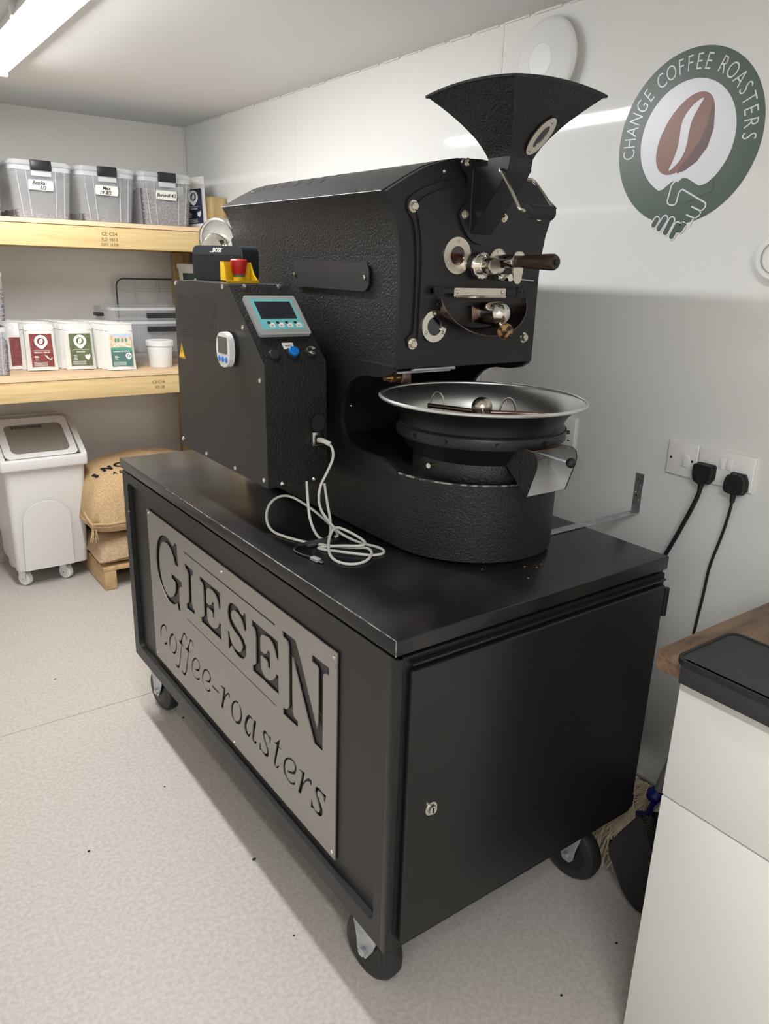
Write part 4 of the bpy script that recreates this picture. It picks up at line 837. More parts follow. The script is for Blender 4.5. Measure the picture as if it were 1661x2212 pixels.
# clear lidded tubs on the upper shelf
def tub(name, label, x, y, z, w_, d, h, written, size, beans, group='clear tubs on the upper shelf', taper=.86, latch=True):
    t = T(name, label, 'storage tub', (x, y, z), group=group, org=(0, 0, 0))
    def rr(s, r=.03): return rrect(-w_/2*s, w_/2*s, -d/2*s, d/2*s, r)
    def shell(s0, s1, z0, z1, m, nm, th=.002, bottom=True, par=t):
        g = MB(); A_, B_ = rr(s0), rr(s1); n_ = len(A_)
        for off in (0, th):
            va = [g.b.verts.new((a*(1-off/w_*2), b*(1-off/w_*2), z0+off)) for a, b in A_]; vb = [g.b.verts.new((a*(1-off/w_*2), b*(1-off/w_*2), z1)) for a, b in B_]
            for i in range(n_): g.b.faces.new((va[i], va[(i+1) % n_], vb[(i+1) % n_], vb[i]))
            if bottom: g.b.faces.new(va)
        return g.build(nm, m, par)
    shell(taper, .97, .001, h-.02, 'clear', 'body')
    g = MB()
    for sx_ in (-1, 1):
        for fx in (.22, .36):
            g.prism([stroke([(sx_*w_*fx*taper, .006), (sx_*w_*fx*1.03, h-.03)], .0022)], XZ(-d/2*.935), .002)
    g.build('rib', 'clear2', t, kind='stuff')
    MB().prism([rr(.97), rr(.93)], UP(0, 0, h-.040), .020).build('rim', 'clear2', t)
    if latch:
        MB().prism([rr(1.0, .035)], UP(0, 0, h-.020), .012).prism([rr(.93, .03)], UP(0, 0, h-.008), .008).build('lid', 'clear2', t)
        lw = .042
        MB().box(-lw, lw, -d/2-.010, -d/2+.012, h-.040, h+.001, .004).build('latch', 'latch', t)
        MB().box(-lw+.002, lw-.002, -d/2-.002, -d/2+.003, h-.062, h-.040, .001).build('latch_tab', 'clear2', t)
        for s_ in (-1, 1): MB().box(s_*(w_/2-.006)-.005, s_*(w_/2-.006)+.009*s_, -.03, .03, h-.040, h-.008, .003).build('side_latch', 'latch', t)
    if written:
        o = MB().prism([[(-.050, -.018), (.047, -.020), (.051, .0), (.048, .020), (.0, .021), (-.049, .021), (-.052, .004)]], ((-.004, -d/2*.975, h-.098), (1, 0, .0), (0, -.06, 1)), .0006).build('paper_label', 'tape', t)
        g = MB()
        for k, (tx, dx, dz) in enumerate(written): g.text(tx, size, ((-.004+dx, -d/2*.975-.0009-.06*dz, h-.098+dz), (1, 0, 0), (0, -.06, 1)), .0002, shear=.25, bold=.0006)
        g.build('handwriting', 'ink', t)
    if beans:
        b0, b1 = beans; g = MB(); nx, ny = 22, 14
        G = []
        for i in range(nx+1):
            G.append([]); fx = -1+2*i/nx
            for j in range(ny+1):
                fy = -1+2*j/ny; hh = b0+(b1-b0)*(i/nx)+.006*math.sin(i*1.9+j)+.003*random.random()
                s = taper+(.97-taper)*hh/h-.03; G[-1].append(g.b.verts.new((fx*w_/2*s, fy*d/2*s, max(hh, .006))))
        for i in range(nx):
            for j in range(ny): g.b.faces.new((G[i][j], G[i+1][j], G[i+1][j+1], G[i][j+1]))
        edge = [G[i][0] for i in range(nx+1)]+[G[nx][j] for j in range(1, ny+1)]+[G[i][ny] for i in range(nx-1, -1, -1)]+[G[0][j] for j in range(ny-1, 0, -1)]
        low = [g.b.verts.new((v.co.x*(taper-.03)/(taper+(.97-taper)*v.co.z/h-.03), v.co.y*(taper-.03)/(taper+(.97-taper)*v.co.z/h-.03), .004)) for v in edge]
        for i in range(len(edge)): g.b.faces.new((edge[i], low[i], low[(i+1) % len(edge)], edge[(i+1) % len(edge)]))
        g.b.faces.new(low[::-1])
        ob = g.build('coffee_beans', 'bean'); ob.location = (x, y, z)
        tag(ob, 'raw grey coffee beans inside the '+label.split(' tub')[0]+' tub', 'coffee beans', kind='stuff')
    return t
ZS = 1.717
tub('storage_tub', 'clear tub of beans cut off by the left edge of the upper shelf', -.142, 3.0, ZS, .268, .40, .232, None, .01, (.11, .13))
tub('storage_tub', 'clear tub labelled Banka 1/3, nearly empty', .140, 3.0, ZS, .268, .40, .232, [('Banka', -.010, .009), ('1/3', .006, -.010)], .0215, (.030, .010))
tub('storage_tub', 'clear tub labelled Mex, nearly empty, in the middle', .418, 3.0, ZS, .268, .40, .232, [('Mex', -.002, .009), ('19 8/2', -.008, -.009)], .0205, (.030, .004))
tub('storage_tub', 'clear tub labelled Burundi 4/3, half full of beans, nearest the corner', .694, 3.0, ZS, .268, .40, .232, [('Burundi 4/3', 0, 0)], .0195, (.155, .115))
# tall bean containers at the left edge, one on the other
tub('bean_container', 'lower clear container full of grey beans at the left edge of the lower shelf', -.180, 3.0, 1.046, .25, .36, .232, None, .01, (.165, .155), 'bean containers at the left edge', .92, False)
tub('bean_container', 'upper clear container of grey beans stacked at the left edge of the picture', -.158, 2.99, 1.2795, .215, .34, .232, None, .01, (.15, .14), 'bean containers at the left edge', .93, False)

# clear open crates behind, with their lid leaning on the wall
def crate(label, z, h):
    t = T('clear_crate', label, 'storage tub', (.64, 3.13, z), group='nested clear crates on the lower shelf', org=(0, 0, 0))
    w_, d = .40, .27
    for s0, s1, nm in ((.93, 1.0, 'body'),):
        g = MB(); A_ = rrect(-w_/2*s0, w_/2*s0, -d/2*s0, d/2*s0, .03); B_ = rrect(-w_/2, w_/2, -d/2, d/2, .03); n_ = len(A_)
        va = [g.b.verts.new((a, b, .001)) for a, b in A_]; vb = [g.b.verts.new((a, b, h-.012)) for a, b in B_]
        for i in range(n_): g.b.faces.new((va[i], va[(i+1) % n_], vb[(i+1) % n_], vb[i]))
        g.b.faces.new(va); g.build(nm, 'clear', t)
    MB().prism([rrect(-w_/2-.006, w_/2+.006, -d/2-.006, d/2+.006, .035), rrect(-w_/2+.004, w_/2-.004, -d/2+.004, d/2-.004, .028)], UP(0, 0, h-.014), .014).build('rim', 'clear2', t)
    MB().box(-w_/2-.04, -w_/2-.006, -.06, .01, h-.045, h-.028, .003).build('side_latch', 'latch', t)
    MB().box(-.02, .17, -d/2-.022, -d/2-.007, h-.052, h-.026, .003).build('front_latch', 'latch', t)
    return t
crate('lower clear crate of the nested pair beside the white tub', 1.046, .218)
crate('upper clear crate of the nested pair, its rim highest', 1.105, .226)
t = T('crate_lid', 'clear lid with dark seal leaning upright against the back wall', 'lid', (.72, 3.285, 1.336), org=(0, 0, 0))
t.rotation_euler = (R(-3), 0, 0)
MB().prism([rrect(-.165, .2, -.27, .14, .05), rrect(-.155, .19, -.26, .13, .045)], XZ(0), .012).build('lid_edge', 'clear2', t)
MB().tube([(a, -.013, b) for a, b in rrect(-.152, .187, -.257, .127, .042)], .0035, 8, close=True).build('seal', 'adapter', t)
MB().prism([rrect(-.16, .195, -.265, .135, .047)], XZ(.004), .002).build('lid_panel', 'clear', t)
g = MB()
for x in (-.05, .07): g.box(x-.003, x+.003, -.008, -.001, -.26, .13)
for z in (.07, -.05): g.box(-.155, .19, -.0075, -.001, z-.003, z+.003)
g.build('lid_rib', 'clear2', t)

# white pots and buckets
def pot(name, label, x, y, z, r, h, grp=None, lab=False):
    t = T(name, label, 'tub', (x, y, z), group=grp, org=(0, 0, 0))
    MB().lathe([(.001, 0), (r*.80, 0), (r*.82, .004), (r*.96, h-.022), (r*.96, h-.02)], n=44).build('body', 'white', t)
    MB().lathe([(r*.965, h-.026), (r*1.03, h-.026), (r*1.04, h-.004), (r*1.0, h), (r*.9, h-.004), (.001, h-.004)], n=44).build('lid', 'white', t)
    if lab:
        g = MB()
        for k in range(12):
            a0, a1 = R(200+k*11), R(211+k*11); z0, z1 = h*.22, h*.72; r0, r1 = r*.863, r*.945
            g.b.faces.new([g.b.verts.new(p) for p in ((r0*math.cos(a0), r0*math.sin(a0), z0), (r0*math.cos(a1), r0*math.sin(a1), z0), (r1*math.cos(a1), r1*math.sin(a1), z1), (r1*math.cos(a0), r1*math.sin(a0), z1))])
        bmesh.ops.remove_doubles(g.b, verts=g.b.verts[:], dist=1e-5)
        g.build('label', 'dgreen', t)
        zz = h*.44; rm = r*.925; a_ = R(262)
        nrm = Vector((math.cos(a_), math.sin(a_), 0)); uu = Vector((-math.sin(a_), math.cos(a_), 0)); o_ = nrm*(rm+.001)+Vector((0, 0, zz))
        MB().prism([circ(0, 0, .031, 32), circ(0, 0, .020, 28)], (o_, uu, (0, 0, 1)), .0006).prism([oval(.015, .009, R(62))], (o_, uu, (0, 0, 1)), .0006).build('label_ring', 'lpaper', t)
        MB().prism([smooth2([(.004, .010), (-.002, .004), (.002, -.003), (-.004, -.010), (0, -.003), (-.004, .003)])], (o_+nrm*.0007, uu, (0, 0, 1)), .0004).build('label_bean', 'dgreen', t)
    return t
pot('white_tub', 'small plain white tub with lid at the right end of the lower shelf', .648, 2.90, 1.046, .066, .132)
for k in range(3):
    pot('white_bucket', ('white bucket with green bean label, top of the pile behind the speaker', 'middle white bucket of the pile behind the control box', 'bottom white bucket of the pile behind the control box')[k], .925, 3.08, 1.046+(2-k)*.1675, .088, .167, 'stacked white buckets', k == 0)

# coffee pouches
def pouch(name, col, label, kind, big=False):
    t = T(name, label, 'coffee bag', (0, 0, 0), org=(0, 0, 0))
    w_, h = .130, .222; LSC = 1.13
    g = MB(); rows = []; nz, nx = 12, 8
    for i in range(nz+1):
        v = i/nz; dpt = .016*(math.sin(min(1, (1-v)*1.35)*math.pi/2))**.7 if v < .93 else .002
        if v > .78: dpt = max(.0016, .016*(1-v)/.22*.6)
        ww = w_*(1+.05*(1-v)-.03*math.sin(v*math.pi)); ring_ = []
        for sgn in (1, -1):
            for j in range(nx+1):
                q = -1+2*j/nx
                if sgn < 0: q = -q
                ring_.append(g.b.verts.new((q*ww/2, -sgn*dpt*(1-abs(q)**3)-(0), v*h)))
        rows.append(ring_)
    for A_, B_ in zip(rows, rows[1:]):
        n_ = len(A_)
        for i in range(n_): g.b.faces.new((A_[i], A_[(i+1) % n_], B_[(i+1) % n_], B_[i]))
    g.b.faces.new(rows[0][::-1]); g.b.faces.new(rows[-1])
    bmesh.ops.remove_doubles(g.b, verts=g.b.verts[:], dist=1e-5)
    g.build('pouch', 'bag', t, ang=60)
    MB().box(-w_/2*.97, w_/2*.97, -.006, -.002, h*.835, h*.85, .001).box(-w_/2, w_/2, -.003, .003, h*.97, h*1.0, .001).build('zip_seal', 'bag', t)
    if kind:
        lb = MB().prism([[(-.041, .018), (.045, .018), (.045, .148), (-.041, .148)]], XZ(-.0175), .0012).build('label', col, t)
        def fr(d=0): return ((0, -.0192-d, 0), (1, 0, 0), (0, 0, 1))
        if kind == 'pic':
            MB().prism([[(-.041, .092), (.045, .086), (.045, .148), (-.041, .148)]], fr(), .0003).build('label_picture', 'lpink', lb)
            MB().prism([[(-.020, .140), (.045, .137), (.045, .148), (-.041, .148)]], fr(.0003), .0003).build('picture_sky', 'lsky', lb)
            g = MB()
            for k, x in enumerate((-.022, -.011, .006, .022)): g.prism([[(x, .116), (x+.008, .118), (x+.008, .130), (x+.004, .134), (x, .130)]], fr(.0003), .0003)
            g.prism([[(-.041, .086), (.045, .080), (.045, .093), (.01, .096), (-.041, .094)]], fr(.0003), .0003); g.build('picture_windows', 'lteal2', lb, kind='stuff')
            MB().prism([stroke([(-.03, .098), (-.01, .110), (.012, .108), (.040, .094)], .004)], fr(.0006), .0002).build('picture_bridge', 'lpaper', lb)
            cx_, cy_, rr_ = .030, .060, .0125
        else: cx_, cy_, rr_ = .002, .118, .0255
        MB().prism([smooth2(circ(cx_, cy_, rr_, 28, a0=-50, a1=230)+[(cx_, cy_-rr_*1.35)]), circ(cx_, cy_, rr_*.58, 24)], fr(), .0003).prism([[(cx_+a, cy_+b) for a, b in oval(rr_*.46, rr_*.28, R(70))]], fr(), .0003).build('label_emblem', 'lpaper', lb)
        MB().prism([smooth2([(cx_+rr_*a, cy_+rr_*b) for a, b in ((.14, .36), (-.04, .1), (.06, -.1), (-.14, -.36), (-.02, -.08), (-.10, .08))])], fr(.0003), .0002).build('emblem_bean', col, lb)
        g = MB()
        if kind != 'pic':
            g.prism([[(-.030, .0815), (.034, .0815), (.034, .0824), (-.030, .0824)]], fr(), .0003)
        g.build('label_rule', 'lpaper', lb, kind='stuff')
        g = MB()
        tt = {'mex': 'MEXICO - DECAF', 'oli': 'RWANDA', 'pic': 'CAMBRIDGE BLEND'}[kind]
        g.text(tt, .0078, ((.002, -.0192, .0735 if kind != 'pic' else .078), (1, 0, 0), (0, 0, 1)), .0002, bold=.0002)
        for k in range(4): g.prism([[(-.028, .058-k*.0052), (-.016+.004*(k % 2), .058-k*.0052), (-.016+.004*(k % 2), .0600-k*.0052), (-.028, .0600-k*.0052)]], fr(), .0002)
        for k in range(4): g.prism([[(-.034, .034-k*.004), (.018, .034-k*.004), (.018, .0354-k*.004), (-.034, .0354-k*.004)]], fr(), .0002)
        g.build('label_print', 'lpaper', lb, kind='stuff')
        if kind == 'mex': MB().prism([[(.010, .066), (.016, .060), (.020, .060), (.026, .050), (.034, .047), (.036, .053), (.040, .052), (.036, .044), (.028, .045), (.020, .050), (.014, .058)]], fr(), .0003).build('label_map', 'lpaper', lb)
        if kind == 'oli': MB().prism([[(.018, .048), (.016, .060), (.021, .057), (.024, .064), (.028, .060), (.036, .066), (.038, .054), (.033, .046), (.028, .040)]], fr(), .0003).build('label_map', 'lpaper', lb)
        for ob in [lb]+list(lb.children):
            for v in ob.data.vertices: v.co.x *= LSC; v.co.z = .018+(v.co.z-.018)*LSC*1.02
    return t
ROW = [(.098, 2.955, 'maroon', 'mex', 'front pouch of the left row, maroon label', 'pouches behind the maroon-labelled one'),
       (.268, 2.930, 'olive', 'oli', 'front pouch of the middle row, olive green label', 'pouches behind the green-labelled one'),
       (.432, 2.835, 'teal', 'pic', 'front pouch of the right row, picture and teal label', 'pouches behind the picture-labelled one')]
blank = None
for x, y, col, kind, lab, grp in ROW:
    p = pouch('coffee_pouch', col, 'white coffee pouch, '+lab, kind); p.location = (x, y, 1.0465); p.rotation_euler = (R(-9), 0, R(-6)); p['group'] = grp
    if blank is None: blank = pouch('coffee_pouch', 'bag', '', None)
    n_ = {'mex': 4, 'oli': 6, 'pic': 7}[kind]
    for k in range(n_):
        lb = 'white pouch, '+['second', 'third', 'fourth', 'fifth', 'sixth', 'seventh', 'eighth', 'ninth'][k]+' from the front in the row led by the '+{'mex': 'maroon', 'oli': 'olive green', 'pic': 'picture'}[kind]+' labelled one'
        loc = (x-.011*(k+1)-(.022 if kind == 'oli' and k > 3 else 0)+random.uniform(-.004, .004), y+.042*(k+1), 1.0465)
        if loc[1] > 3.262: break
        q = dup(blank, loc, R(-6+random.uniform(-5, 5)), lb, R(-7-random.random()*2)); q['group'] = grp
blank.location = (.020, 3.03, 1.0465); blank.rotation_euler = (R(-9), 0, R(-8)); blank['label'] = 'white pouch with maroon label edge, nearest the bean containers'; blank['group'] = 'pouches left of the maroon-labelled one'
MB().prism([[(-.041, .018), (.045, .018), (.045, .148), (-.041, .148)]], XZ(-.0175), .0012).build('label', 'maroon', blank)
for k in (1, 2, 3):
    q = dup(blank, (.020-.009*k, 3.03+.045*k, 1.0465), R(-8), 'white pouch, '+['second', 'third', 'fourth'][k-1]+' from the front in the short row beside the bean containers', R(-8)); q['group'] = 'pouches left of the maroon-labelled one'
# pouch on the upper shelf in the corner
p = pouch('coffee_pouch', 'navy', 'tall white pouch with navy label leaning in the corner of the upper shelf', 'oli'); p.location = (.874, 2.90, 1.7175); p.rotation_euler = (R(-6), R(-6), R(-50)); p.scale = (.9, .9, 1.08)

# ================================================================ INGREDIENT BIN
BN = T('ingredient_bin', 'white wheeled ingredient bin with sloping clear-windowed lid', 'storage bin', (.04, 3.05, 0))
x0, x1 = -.145, .190
g = MB()
def bodyring(z, f, r=.03):
    cx_ = .022+.022*(1-(1-f)*4); wx = (.168+.016*1)*f; y0_, y1_ = 2.868+(1-f)*.10, 3.262-(1-f)*.06
    return [(a, b, z) for a, b in rrect(cx_-wx, cx_+wx, y0_, y1_, r)]
rings = [bodyring(.088, .90), bodyring(.10, .915), bodyring(.36, .955), bodyring(.60, 1.0)]
vr = [[g.b.verts.new(p) for p in r_] for r_ in rings]
for A_, B_ in zip(vr, vr[1:]):
    for i in range(len(A_)): g.b.faces.new((A_[i], A_[(i+1) % len(A_)], B_[(i+1) % len(A_)], B_[i]))
g.b.faces.new(vr[0][::-1])
g.build('bin_body', 'binw', BN)
arch_ = [(-.0975, .092)]+[(.0155+.1095*math.cos(R(a)), .345+.095*math.sin(R(a))) for a in range(180, -1, -15)]+[(.118, .092)]
arch_ = [(a*(1 if b > .2 else 1.06)+(0), b) for a, b in arch_]
MB().prism([arch_], ((0.005, 2.872, 0), (1, 0, 0), (0, -.045, 1)), .006).build('front_panel', 'binw', BN)
# hood: side cheeks rising to the back, rim around, sliding lid with window
pr_ = [(2.848, .598), (2.848, .655), (2.875, .668), (2.985, .735), (3.065, .770), (3.13, .785), (3.285, .785), (3.285, .60)]
for xa in (-.158, .208): MB().prism([smooth2(pr_)], YZr(xa-.0+(-.0 if xa < 0 else -.0)), .026).build('lid_cheek', 'binw', BN)
MB().box(-.158, .234, 2.842, 2.872, .596, .652, .010, 3).build('front_lip', 'binw', BN)
MB().box(-.132, .208, 3.262, 3.285, .60, .79, .004).build('rear_wall', 'binw', BN)
MB().box(-.132, .208, 3.13, 3.285, .768, .782, .003).build('rear_top', 'clear2', BN)
sl_o = (.038, 2.872, .648); sl_v = (0, .845, .535)
MB().prism([rrect(-.165, .165, .0, .275, .03), rrect(-.13, .135, .03, .232, .03)], (sl_o, (1, 0, 0), sl_v), .006).build('sliding_lid', 'white', BN)
MB().prism([rrect(-.132, .137, .028, .234, .03)], ((sl_o[0], sl_o[1], sl_o[2]+.001), (1, 0, 0), sl_v), .003).build('lid_window', 'smoke', BN)
MB().tube([(sl_o[0]-.165, sl_o[1]-.001, sl_o[2]+.003), (sl_o[0]+.165, sl_o[1]-.001, sl_o[2]+.003)], .0016, 6).build('lid_seal', 'rubber', BN)
MB().text('ETHIOPIANS', .025, ((sl_o[0]-.03, sl_o[1]+.205*.845-.003, sl_o[2]+.205*.535+.0075), (1, 0, 0), sl_v), .0003, shear=.2, bold=.0004).build('handwriting', 'ink', BN)
g = MB(); nx, ny = 18, 18; G = []
for i in range(nx+1):
    G.append([])
    for j in range(ny+1):
        fx, fy = -1+2*i/nx, j/ny
        G[-1].append(g.b.verts.new((.022+fx*.155, 2.885+fy*.36, .50+.085*math.exp(-((fy-.12)**2)/.05)*(1-.25*fx*fx)*(1+.2*fx)-.08*fy+.004*random.random())))
for i in range(nx):
    for j in range(ny): g.b.faces.new((G[i][j], G[i+1][j], G[i+1][j+1], G[i][j+1]))
ed = [G[i][0] for i in range(nx+1)]+[G[nx][j] for j in range(1, ny+1)]+[G[i][ny] for i in range(nx-1, -1, -1)]+[G[0][j] for j in range(ny-1, 0, -1)]
lo = [g.b.verts.new((.022+(v.co.x-.022)*.93, 3.06+(v.co.y-3.06)*.9, .11)) for v in ed]
for i in range(len(ed)): g.b.faces.new((ed[i], lo[i], lo[(i+1) % len(ed)], ed[(i+1) % len(ed)]))
tag(g.build('coffee_beans', 'beand'), 'yellowish raw coffee beans seen through the window of the white bin', 'coffee beans', kind='stuff')
for cx_, cy_, rz in ((-.093, 2.925, R(35)), (.098, 2.918, R(35)), (-.09, 3.20, R(20)), (.12, 3.20, R(20))):
    c = MB().box(-.028, .028, -.028, .028, .080, .087, .001).build('castor', 'zinc', None)
    MB().lathe([(.014, -.014), (.030, -.015), (.034, -.012), (.035, 0), (.034, .012), (.030, .015), (.014, .014)], (0, 0, .035), (1, 0, 0), 36).build('castor_wheel', 'white', c)
    for s_ in (-1, 1): MB().prism([smooth2([(-.010, .026), (.010, .026), (.026, .070), (.022, .080), (-.022, .080), (-.016, .055)])], ((s_*.018-.001, 0, 0), (0, 1, 0), (0, 0, 1)), .002).build('castor_fork', 'white', c)
    MB().cyl((-.022, 0, .035), (.022, 0, .035), .0045, n=12).build('castor_axle', 'chrome', c)
    c.parent = BN; c.location = Vector((cx_, cy_, 0))-ORG[BN]; c.rotation_euler = (0, 0, rz)

# ================================================================ PALLET AND SACKS
PL = T('pallet', 'small wooden pallet under the coffee sacks', 'pallet', (.5, 2.95, 0))
for x_ in (.212, .50, .79):
    MB().box(x_, x_+.058, 2.64, 3.12, .002, .098, .002).build('bearer', 'pallet', PL)
for k in range(4):
    y_ = 2.64+k*.125; MB().box(.210, .85, y_, y_+.098, .0985, .1185, .002).build('deck_board', 'pallet', PL)
def sack(name, label, c, sz, m, seedv, seam=True):
    t = T(name, label, 'sack', (c[0], c[1], c[2]-sz[2]), group='burlap sacks stacked on the pallet')
    b = bmesh.new(); bmesh.ops.create_cube(b, size=2); bmesh.ops.subdivide_edges(b, edges=b.edges[:], cuts=30, use_grid_fill=True)
    rd = random.Random(seedv); ph = [rd.uniform(0, 6) for _ in range(6)]
    for v in b.verts:
        x, y, z = v.co
        r2 = max(abs(x), abs(y)); k = (1-abs(x)**5)**.5 if abs(x) < 1 else 0; k2 = (1-abs(y)**5)**.5 if abs(y) < 1 else 0
        zz = z*(.05+.95*k*k2)-.55*(1-k*k2)
        zz += (.10*(1-abs(x))*(1-abs(y))*2 if z > 0 else 0)
        wob = .03*math.sin(5*x+ph[0])*math.sin(4*y+ph[1])+.018*math.sin(11*x+ph[2]+7*y)+.015*math.sin(9*z+ph[3]+5*x)
        s_ = 1-.06*(1-abs(z))*0
        v.co = Vector((c[0]+sz[0]*(x*s_+wob*.3), c[1]+sz[1]*(y*s_+wob*.5), c[2]+sz[2]*max(zz+wob*.7*(1 if z > -.9 else .1), -1.0)))
    g = MB(); g.b.free(); g.b = b; g.build('sack_body', m, t, ang=80)
    return t
t = sack('coffee_sack', 'lower burlap sack lying on the pallet, mostly covered', (.525, 2.905, .120+.068), (.325, .258, .068), 'sackp', 3)
g = MB(); g.tube([(.205, 2.658, .165), (.215, 2.650, .152), (.26, 2.646, .153), (.34, 2.645, .160), (.44, 2.646, .150), (.6, 2.65, .155)], .0045, 6, 2); g.build('seam', 'sackp', t)
t = sack('coffee_sack', 'upper burlap sack with printed lettering, swollen on top', (.53, 2.935, .262+.157), (.352, .280, .157), 'sack', 8)
MB().tube([(.184, 2.80, .37), (.178, 2.71, .355), (.182, 2.664, .342), (.21, 2.652, .344), (.26, 2.650, .334), (.33, 2.651, .338), (.45, 2.652, .332), (.6, 2.655, .336)], .006, 8, 2).build('seam', 'sack', t)
g = MB()
for k in range(8): g.tube([(.180+.003*k, 2.665, .325), (.172+.004*k+random.uniform(-.006, .006), 2.655-random.random()*.006, .30), (.170+.004*k+random.uniform(-.012, .01), 2.650, .275-random.random()*.03)], .0016, 5)
g.build('loose_threads', 'sack', t, kind='stuff')
from mathutils.bvhtree import BVHTree
sb = [c for c in t.children if c.name.startswith('sack_body')][0]; og_ = ORG[sb]
bv = BVHTree.FromPolygons([v.co+og_ for v in sb.data.vertices], [tuple(p.vertices) for p in sb.data.polygons])
def drape(mb, d, off):
    """lay lettering on the sack: each vertex follows direction d down to the cloth"""
    d = Vector(d).normalized()
    bmesh.ops.triangulate(mb.b, faces=mb.b.faces[:])
    for _ in range(4):
        lg_ = [e for e in mb.b.edges if e.calc_length() > .008]
        if not lg_: break
        bmesh.ops.subdivide_edges(mb.b, edges=lg_, cuts=1); bmesh.ops.triangulate(mb.b, faces=mb.b.faces[:])
    for v in mb.b.verts:
        h = bv.ray_cast(v.co-d*.3, d, 1.0)
        if h[0] is not None: v.co = h[0]-d*off
    return mb
U0, V0 = Vector((1, 0, 0)), Vector((0, .80, .60)); dd = -U0.cross(V0)
mb = MB()
for k, ch in enumerate('INCA'):
    a = R(-16+k*11); mb.text(ch, .060, (Vector((.255+k*.058, 2.765, .60))+V0*(.010*(1.5-abs(k-1.5))+.010*k), U0*math.cos(a*.6)-V0*math.sin(a*.6)*1, V0*math.cos(a*.6)+U0*math.sin(a*.6)), .0001, bold=.004)
drape(mb, dd, .0020).build('print', 'ink', t, kind='stuff')
mb = MB().text('A S', .026, (Vector((.345, 2.72, .60)), U0, V0), .0001, bold=.0012, space=1.3)
drape(mb, dd, .0020).build('print', 'ink', t, kind='stuff')

# ================================================================ COUNTER
cx0, cy1 = .452, -.278
CN = T('base_cabinet', 'white kitchen base cabinet with flat handleless drawer fronts', 'cabinet', (.72, -.9, 0))
MB().box(cx0+.0, WX-.02, -2.0, cy1, .018, .871, .001).build('carcass', 'counter', CN)
MB().box(cx0+.05, WX-.02, -2.0, cy1-.02, 0.001, .018).build('plinth', 'counter', CN)
for y0_, y1_ in ((-.95, cy1-.001), (-1.60, -.953)):
    MB().box(cx0-.019, cx0-.001, y0_, y1_, .622, .868, .0012).build('drawer_front', 'counter', CN)
    MB().box(cx0-.019, cx0-.001, y0_, y1_, .018, .618, .0012).build('drawer_front', 'counter', CN)
WT = T('worktop', 'brown wood-effect worktop running along the right wall', 'worktop', (.7, -.9, .91))
MB().box(.421, WX-.0005, -2.0, -.232, .8715, .91, .0012).build('slab', 'oak', WT)
KM = T('rubber_mat', 'dark grey rubber tamping mat hooked over the worktop edge', 'mat', (.5, -.6, .911))
MB().prism([rrect(.404, .588, -1.0, -.278, .022)], UP(0, 0, .9105), .008).build('mat_top', 'mat', KM)
MB().box(.4045, .4195, -.98, -.290, .874, .9185, .003).build('front_lip', 'mat', KM)
MB().prism([rrect(.402, .590, -1.002, -.276, .024), rrect(.408, .584, -.996, -.282, .020)], UP(0, 0, .9108), .0095).build('raised_edge', 'rubber', KM)
SCL = T('black_device', 'corner of a black appliance on the worktop at the right edge', 'appliance', (.86, -.42, .911))
MB().box(.735, .93, -.60, -.292, .925, .955, .003).build('housing', 'rubber', SCL)
for x_, y_ in ((.75, -.31), (.91, -.31), (.75, -.58), (.91, -.58)): MB().cyl((x_, y_, .9105), (x_, y_, .926), .009, n=16).build('foot', 'nickel', SCL)

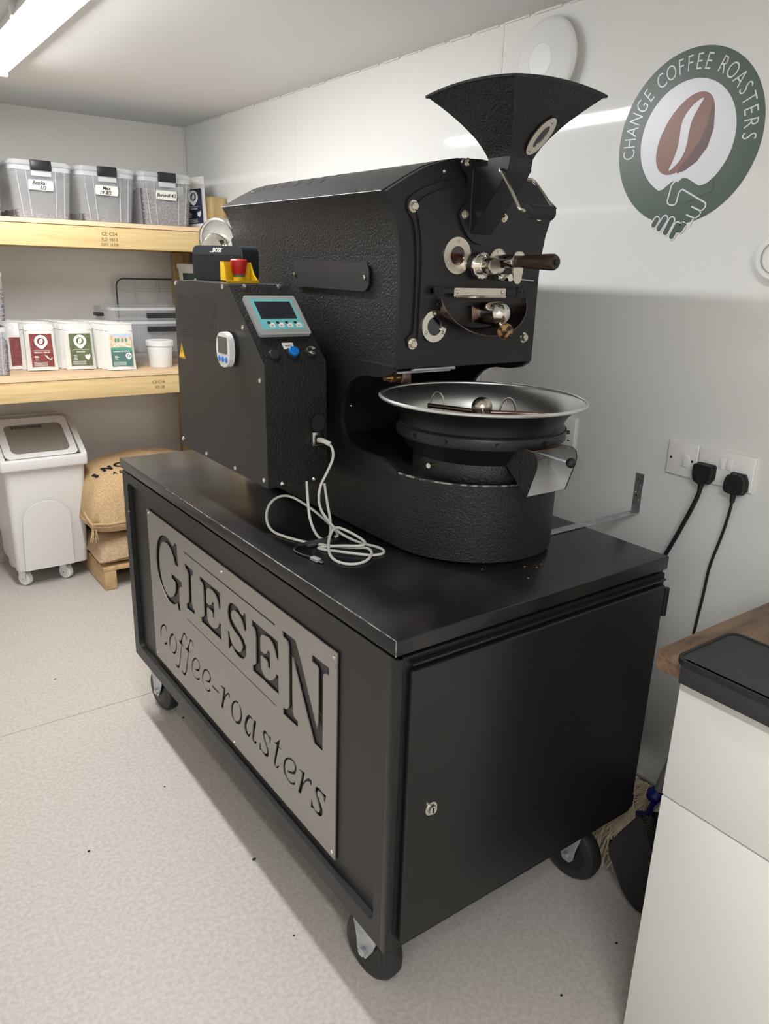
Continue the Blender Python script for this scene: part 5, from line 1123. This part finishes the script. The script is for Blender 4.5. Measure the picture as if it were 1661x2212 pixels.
# ================================================================ BROOM, DUSTPAN, MOP in the gap
DP = T('dustpan', 'black lobby dustpan standing on edge between cart and cabinet', 'dustpan', (.80, -.05, 0))
D_ = Vector((.5, -.866, 0)); N0 = Vector((-.866, -.5, 0)); O_ = Vector((.742, -.088, 0))
def dp(k=0): return (O_+N0*k, D_, (0, 0, 1))          # D x Z = towards the room
pl = [(-.088, .182), (-.090, .160), (-.078, .135), (-.062, .102), (-.044, .058), (-.028, .034), (-.006, .012), (.018, .003), (.10, .004), (.10, .03), (.012, .19), (-.022, .302), (-.048, .262), (-.080, .205)]
pan = MB().prism([smooth2(pl)], dp(), .006).build('pan', 'rubber', DP)
MB().prism([stroke([(-.088, .170), (-.078, .135), (-.062, .102), (-.044, .058), (-.024, .030), (0, .010)], .006)], dp(-.03), .03).build('pan_rim', 'rubber', pan)
for k in range(17):
    f_ = k/16; a = (-.024+.036*f_, .296-.106*f_)
    MB().tube([O_+D_*a[0]+Vector((0, 0, a[1]))+N0*.003, O_+D_*(a[0]+.030)+Vector((0, 0, a[1]-.012))-N0*.008], .0022, 6).build('comb_tooth', 'tyre', DP)
MB().prism([[(.0, .30), (.015, .325), (.045, .330), (.075, .31), (.075, .18), (.066, .20), (.055, .25), (.035, .29), (.012, .302)]], dp(-.035), .02).build('hood', 'greyp', DP)
MB().prism([[(.012, .298), (.035, .29), (.055, .25), (.066, .20), (.075, .17), (.03, .17), (.012, .20), (-.005, .28)]], dp(-.04), .004).build('inner_shell', 'hole', DP)
MP = T('mop', 'cotton string mop with grey pole and blue clamp beside the dustpan', 'mop', (.90, .09, 0))
g = MB(); rd = random.Random(5)
for k in range(230):
    a = rd.random(); x_, y_ = .965-.01*rd.random(), .14-.12*rd.random()
    z_ = .20-.02*rd.random()
    ex_, ey_ = .80+rd.random()*.12, .22-rd.random()*.22
    P = [(x_, y_, z_)]
    for s_ in (.3, .55, .8, 1): P.append((x_+(ex_-x_)*s_+rd.uniform(-.022, .022), y_+(ey_-y_)*s_+rd.uniform(-.024, .024), max(.006, z_*(1-s_)**.75+rd.uniform(-.01, .012)+.03*(1-s_))))
    g.tube(P, .0021, 5, 1)
g.build('mop_strings', 'mop', MP, kind='stuff')
MB().sphere((.91, .09, .07), .05, (1, 1.2, 1.1), 20).build('mop_core', 'mop', MP)
MB().box(.872, .890, .060, .078, .160, .200, .004).build('clamp', 'bluep', MP)
MB().tube([(.846, -.030, .275), (.858, -.055, .42), (.90, -.13, .80)], .0125, 18).build('pole', 'greyp', MP)
MB().lathe([(.013, -.015), (.024, -.012), (.026, .004), (.015, .018)], (.846, -.030, .275), (.1, -.2, 1), 24).build('pole_collar', 'bluep', MP)
MB().tube([(.846, -.030, .268), (.852, -.01, .20), (.872, .03, .165)], .008, 12).build('socket_arm', 'bluep', MP)
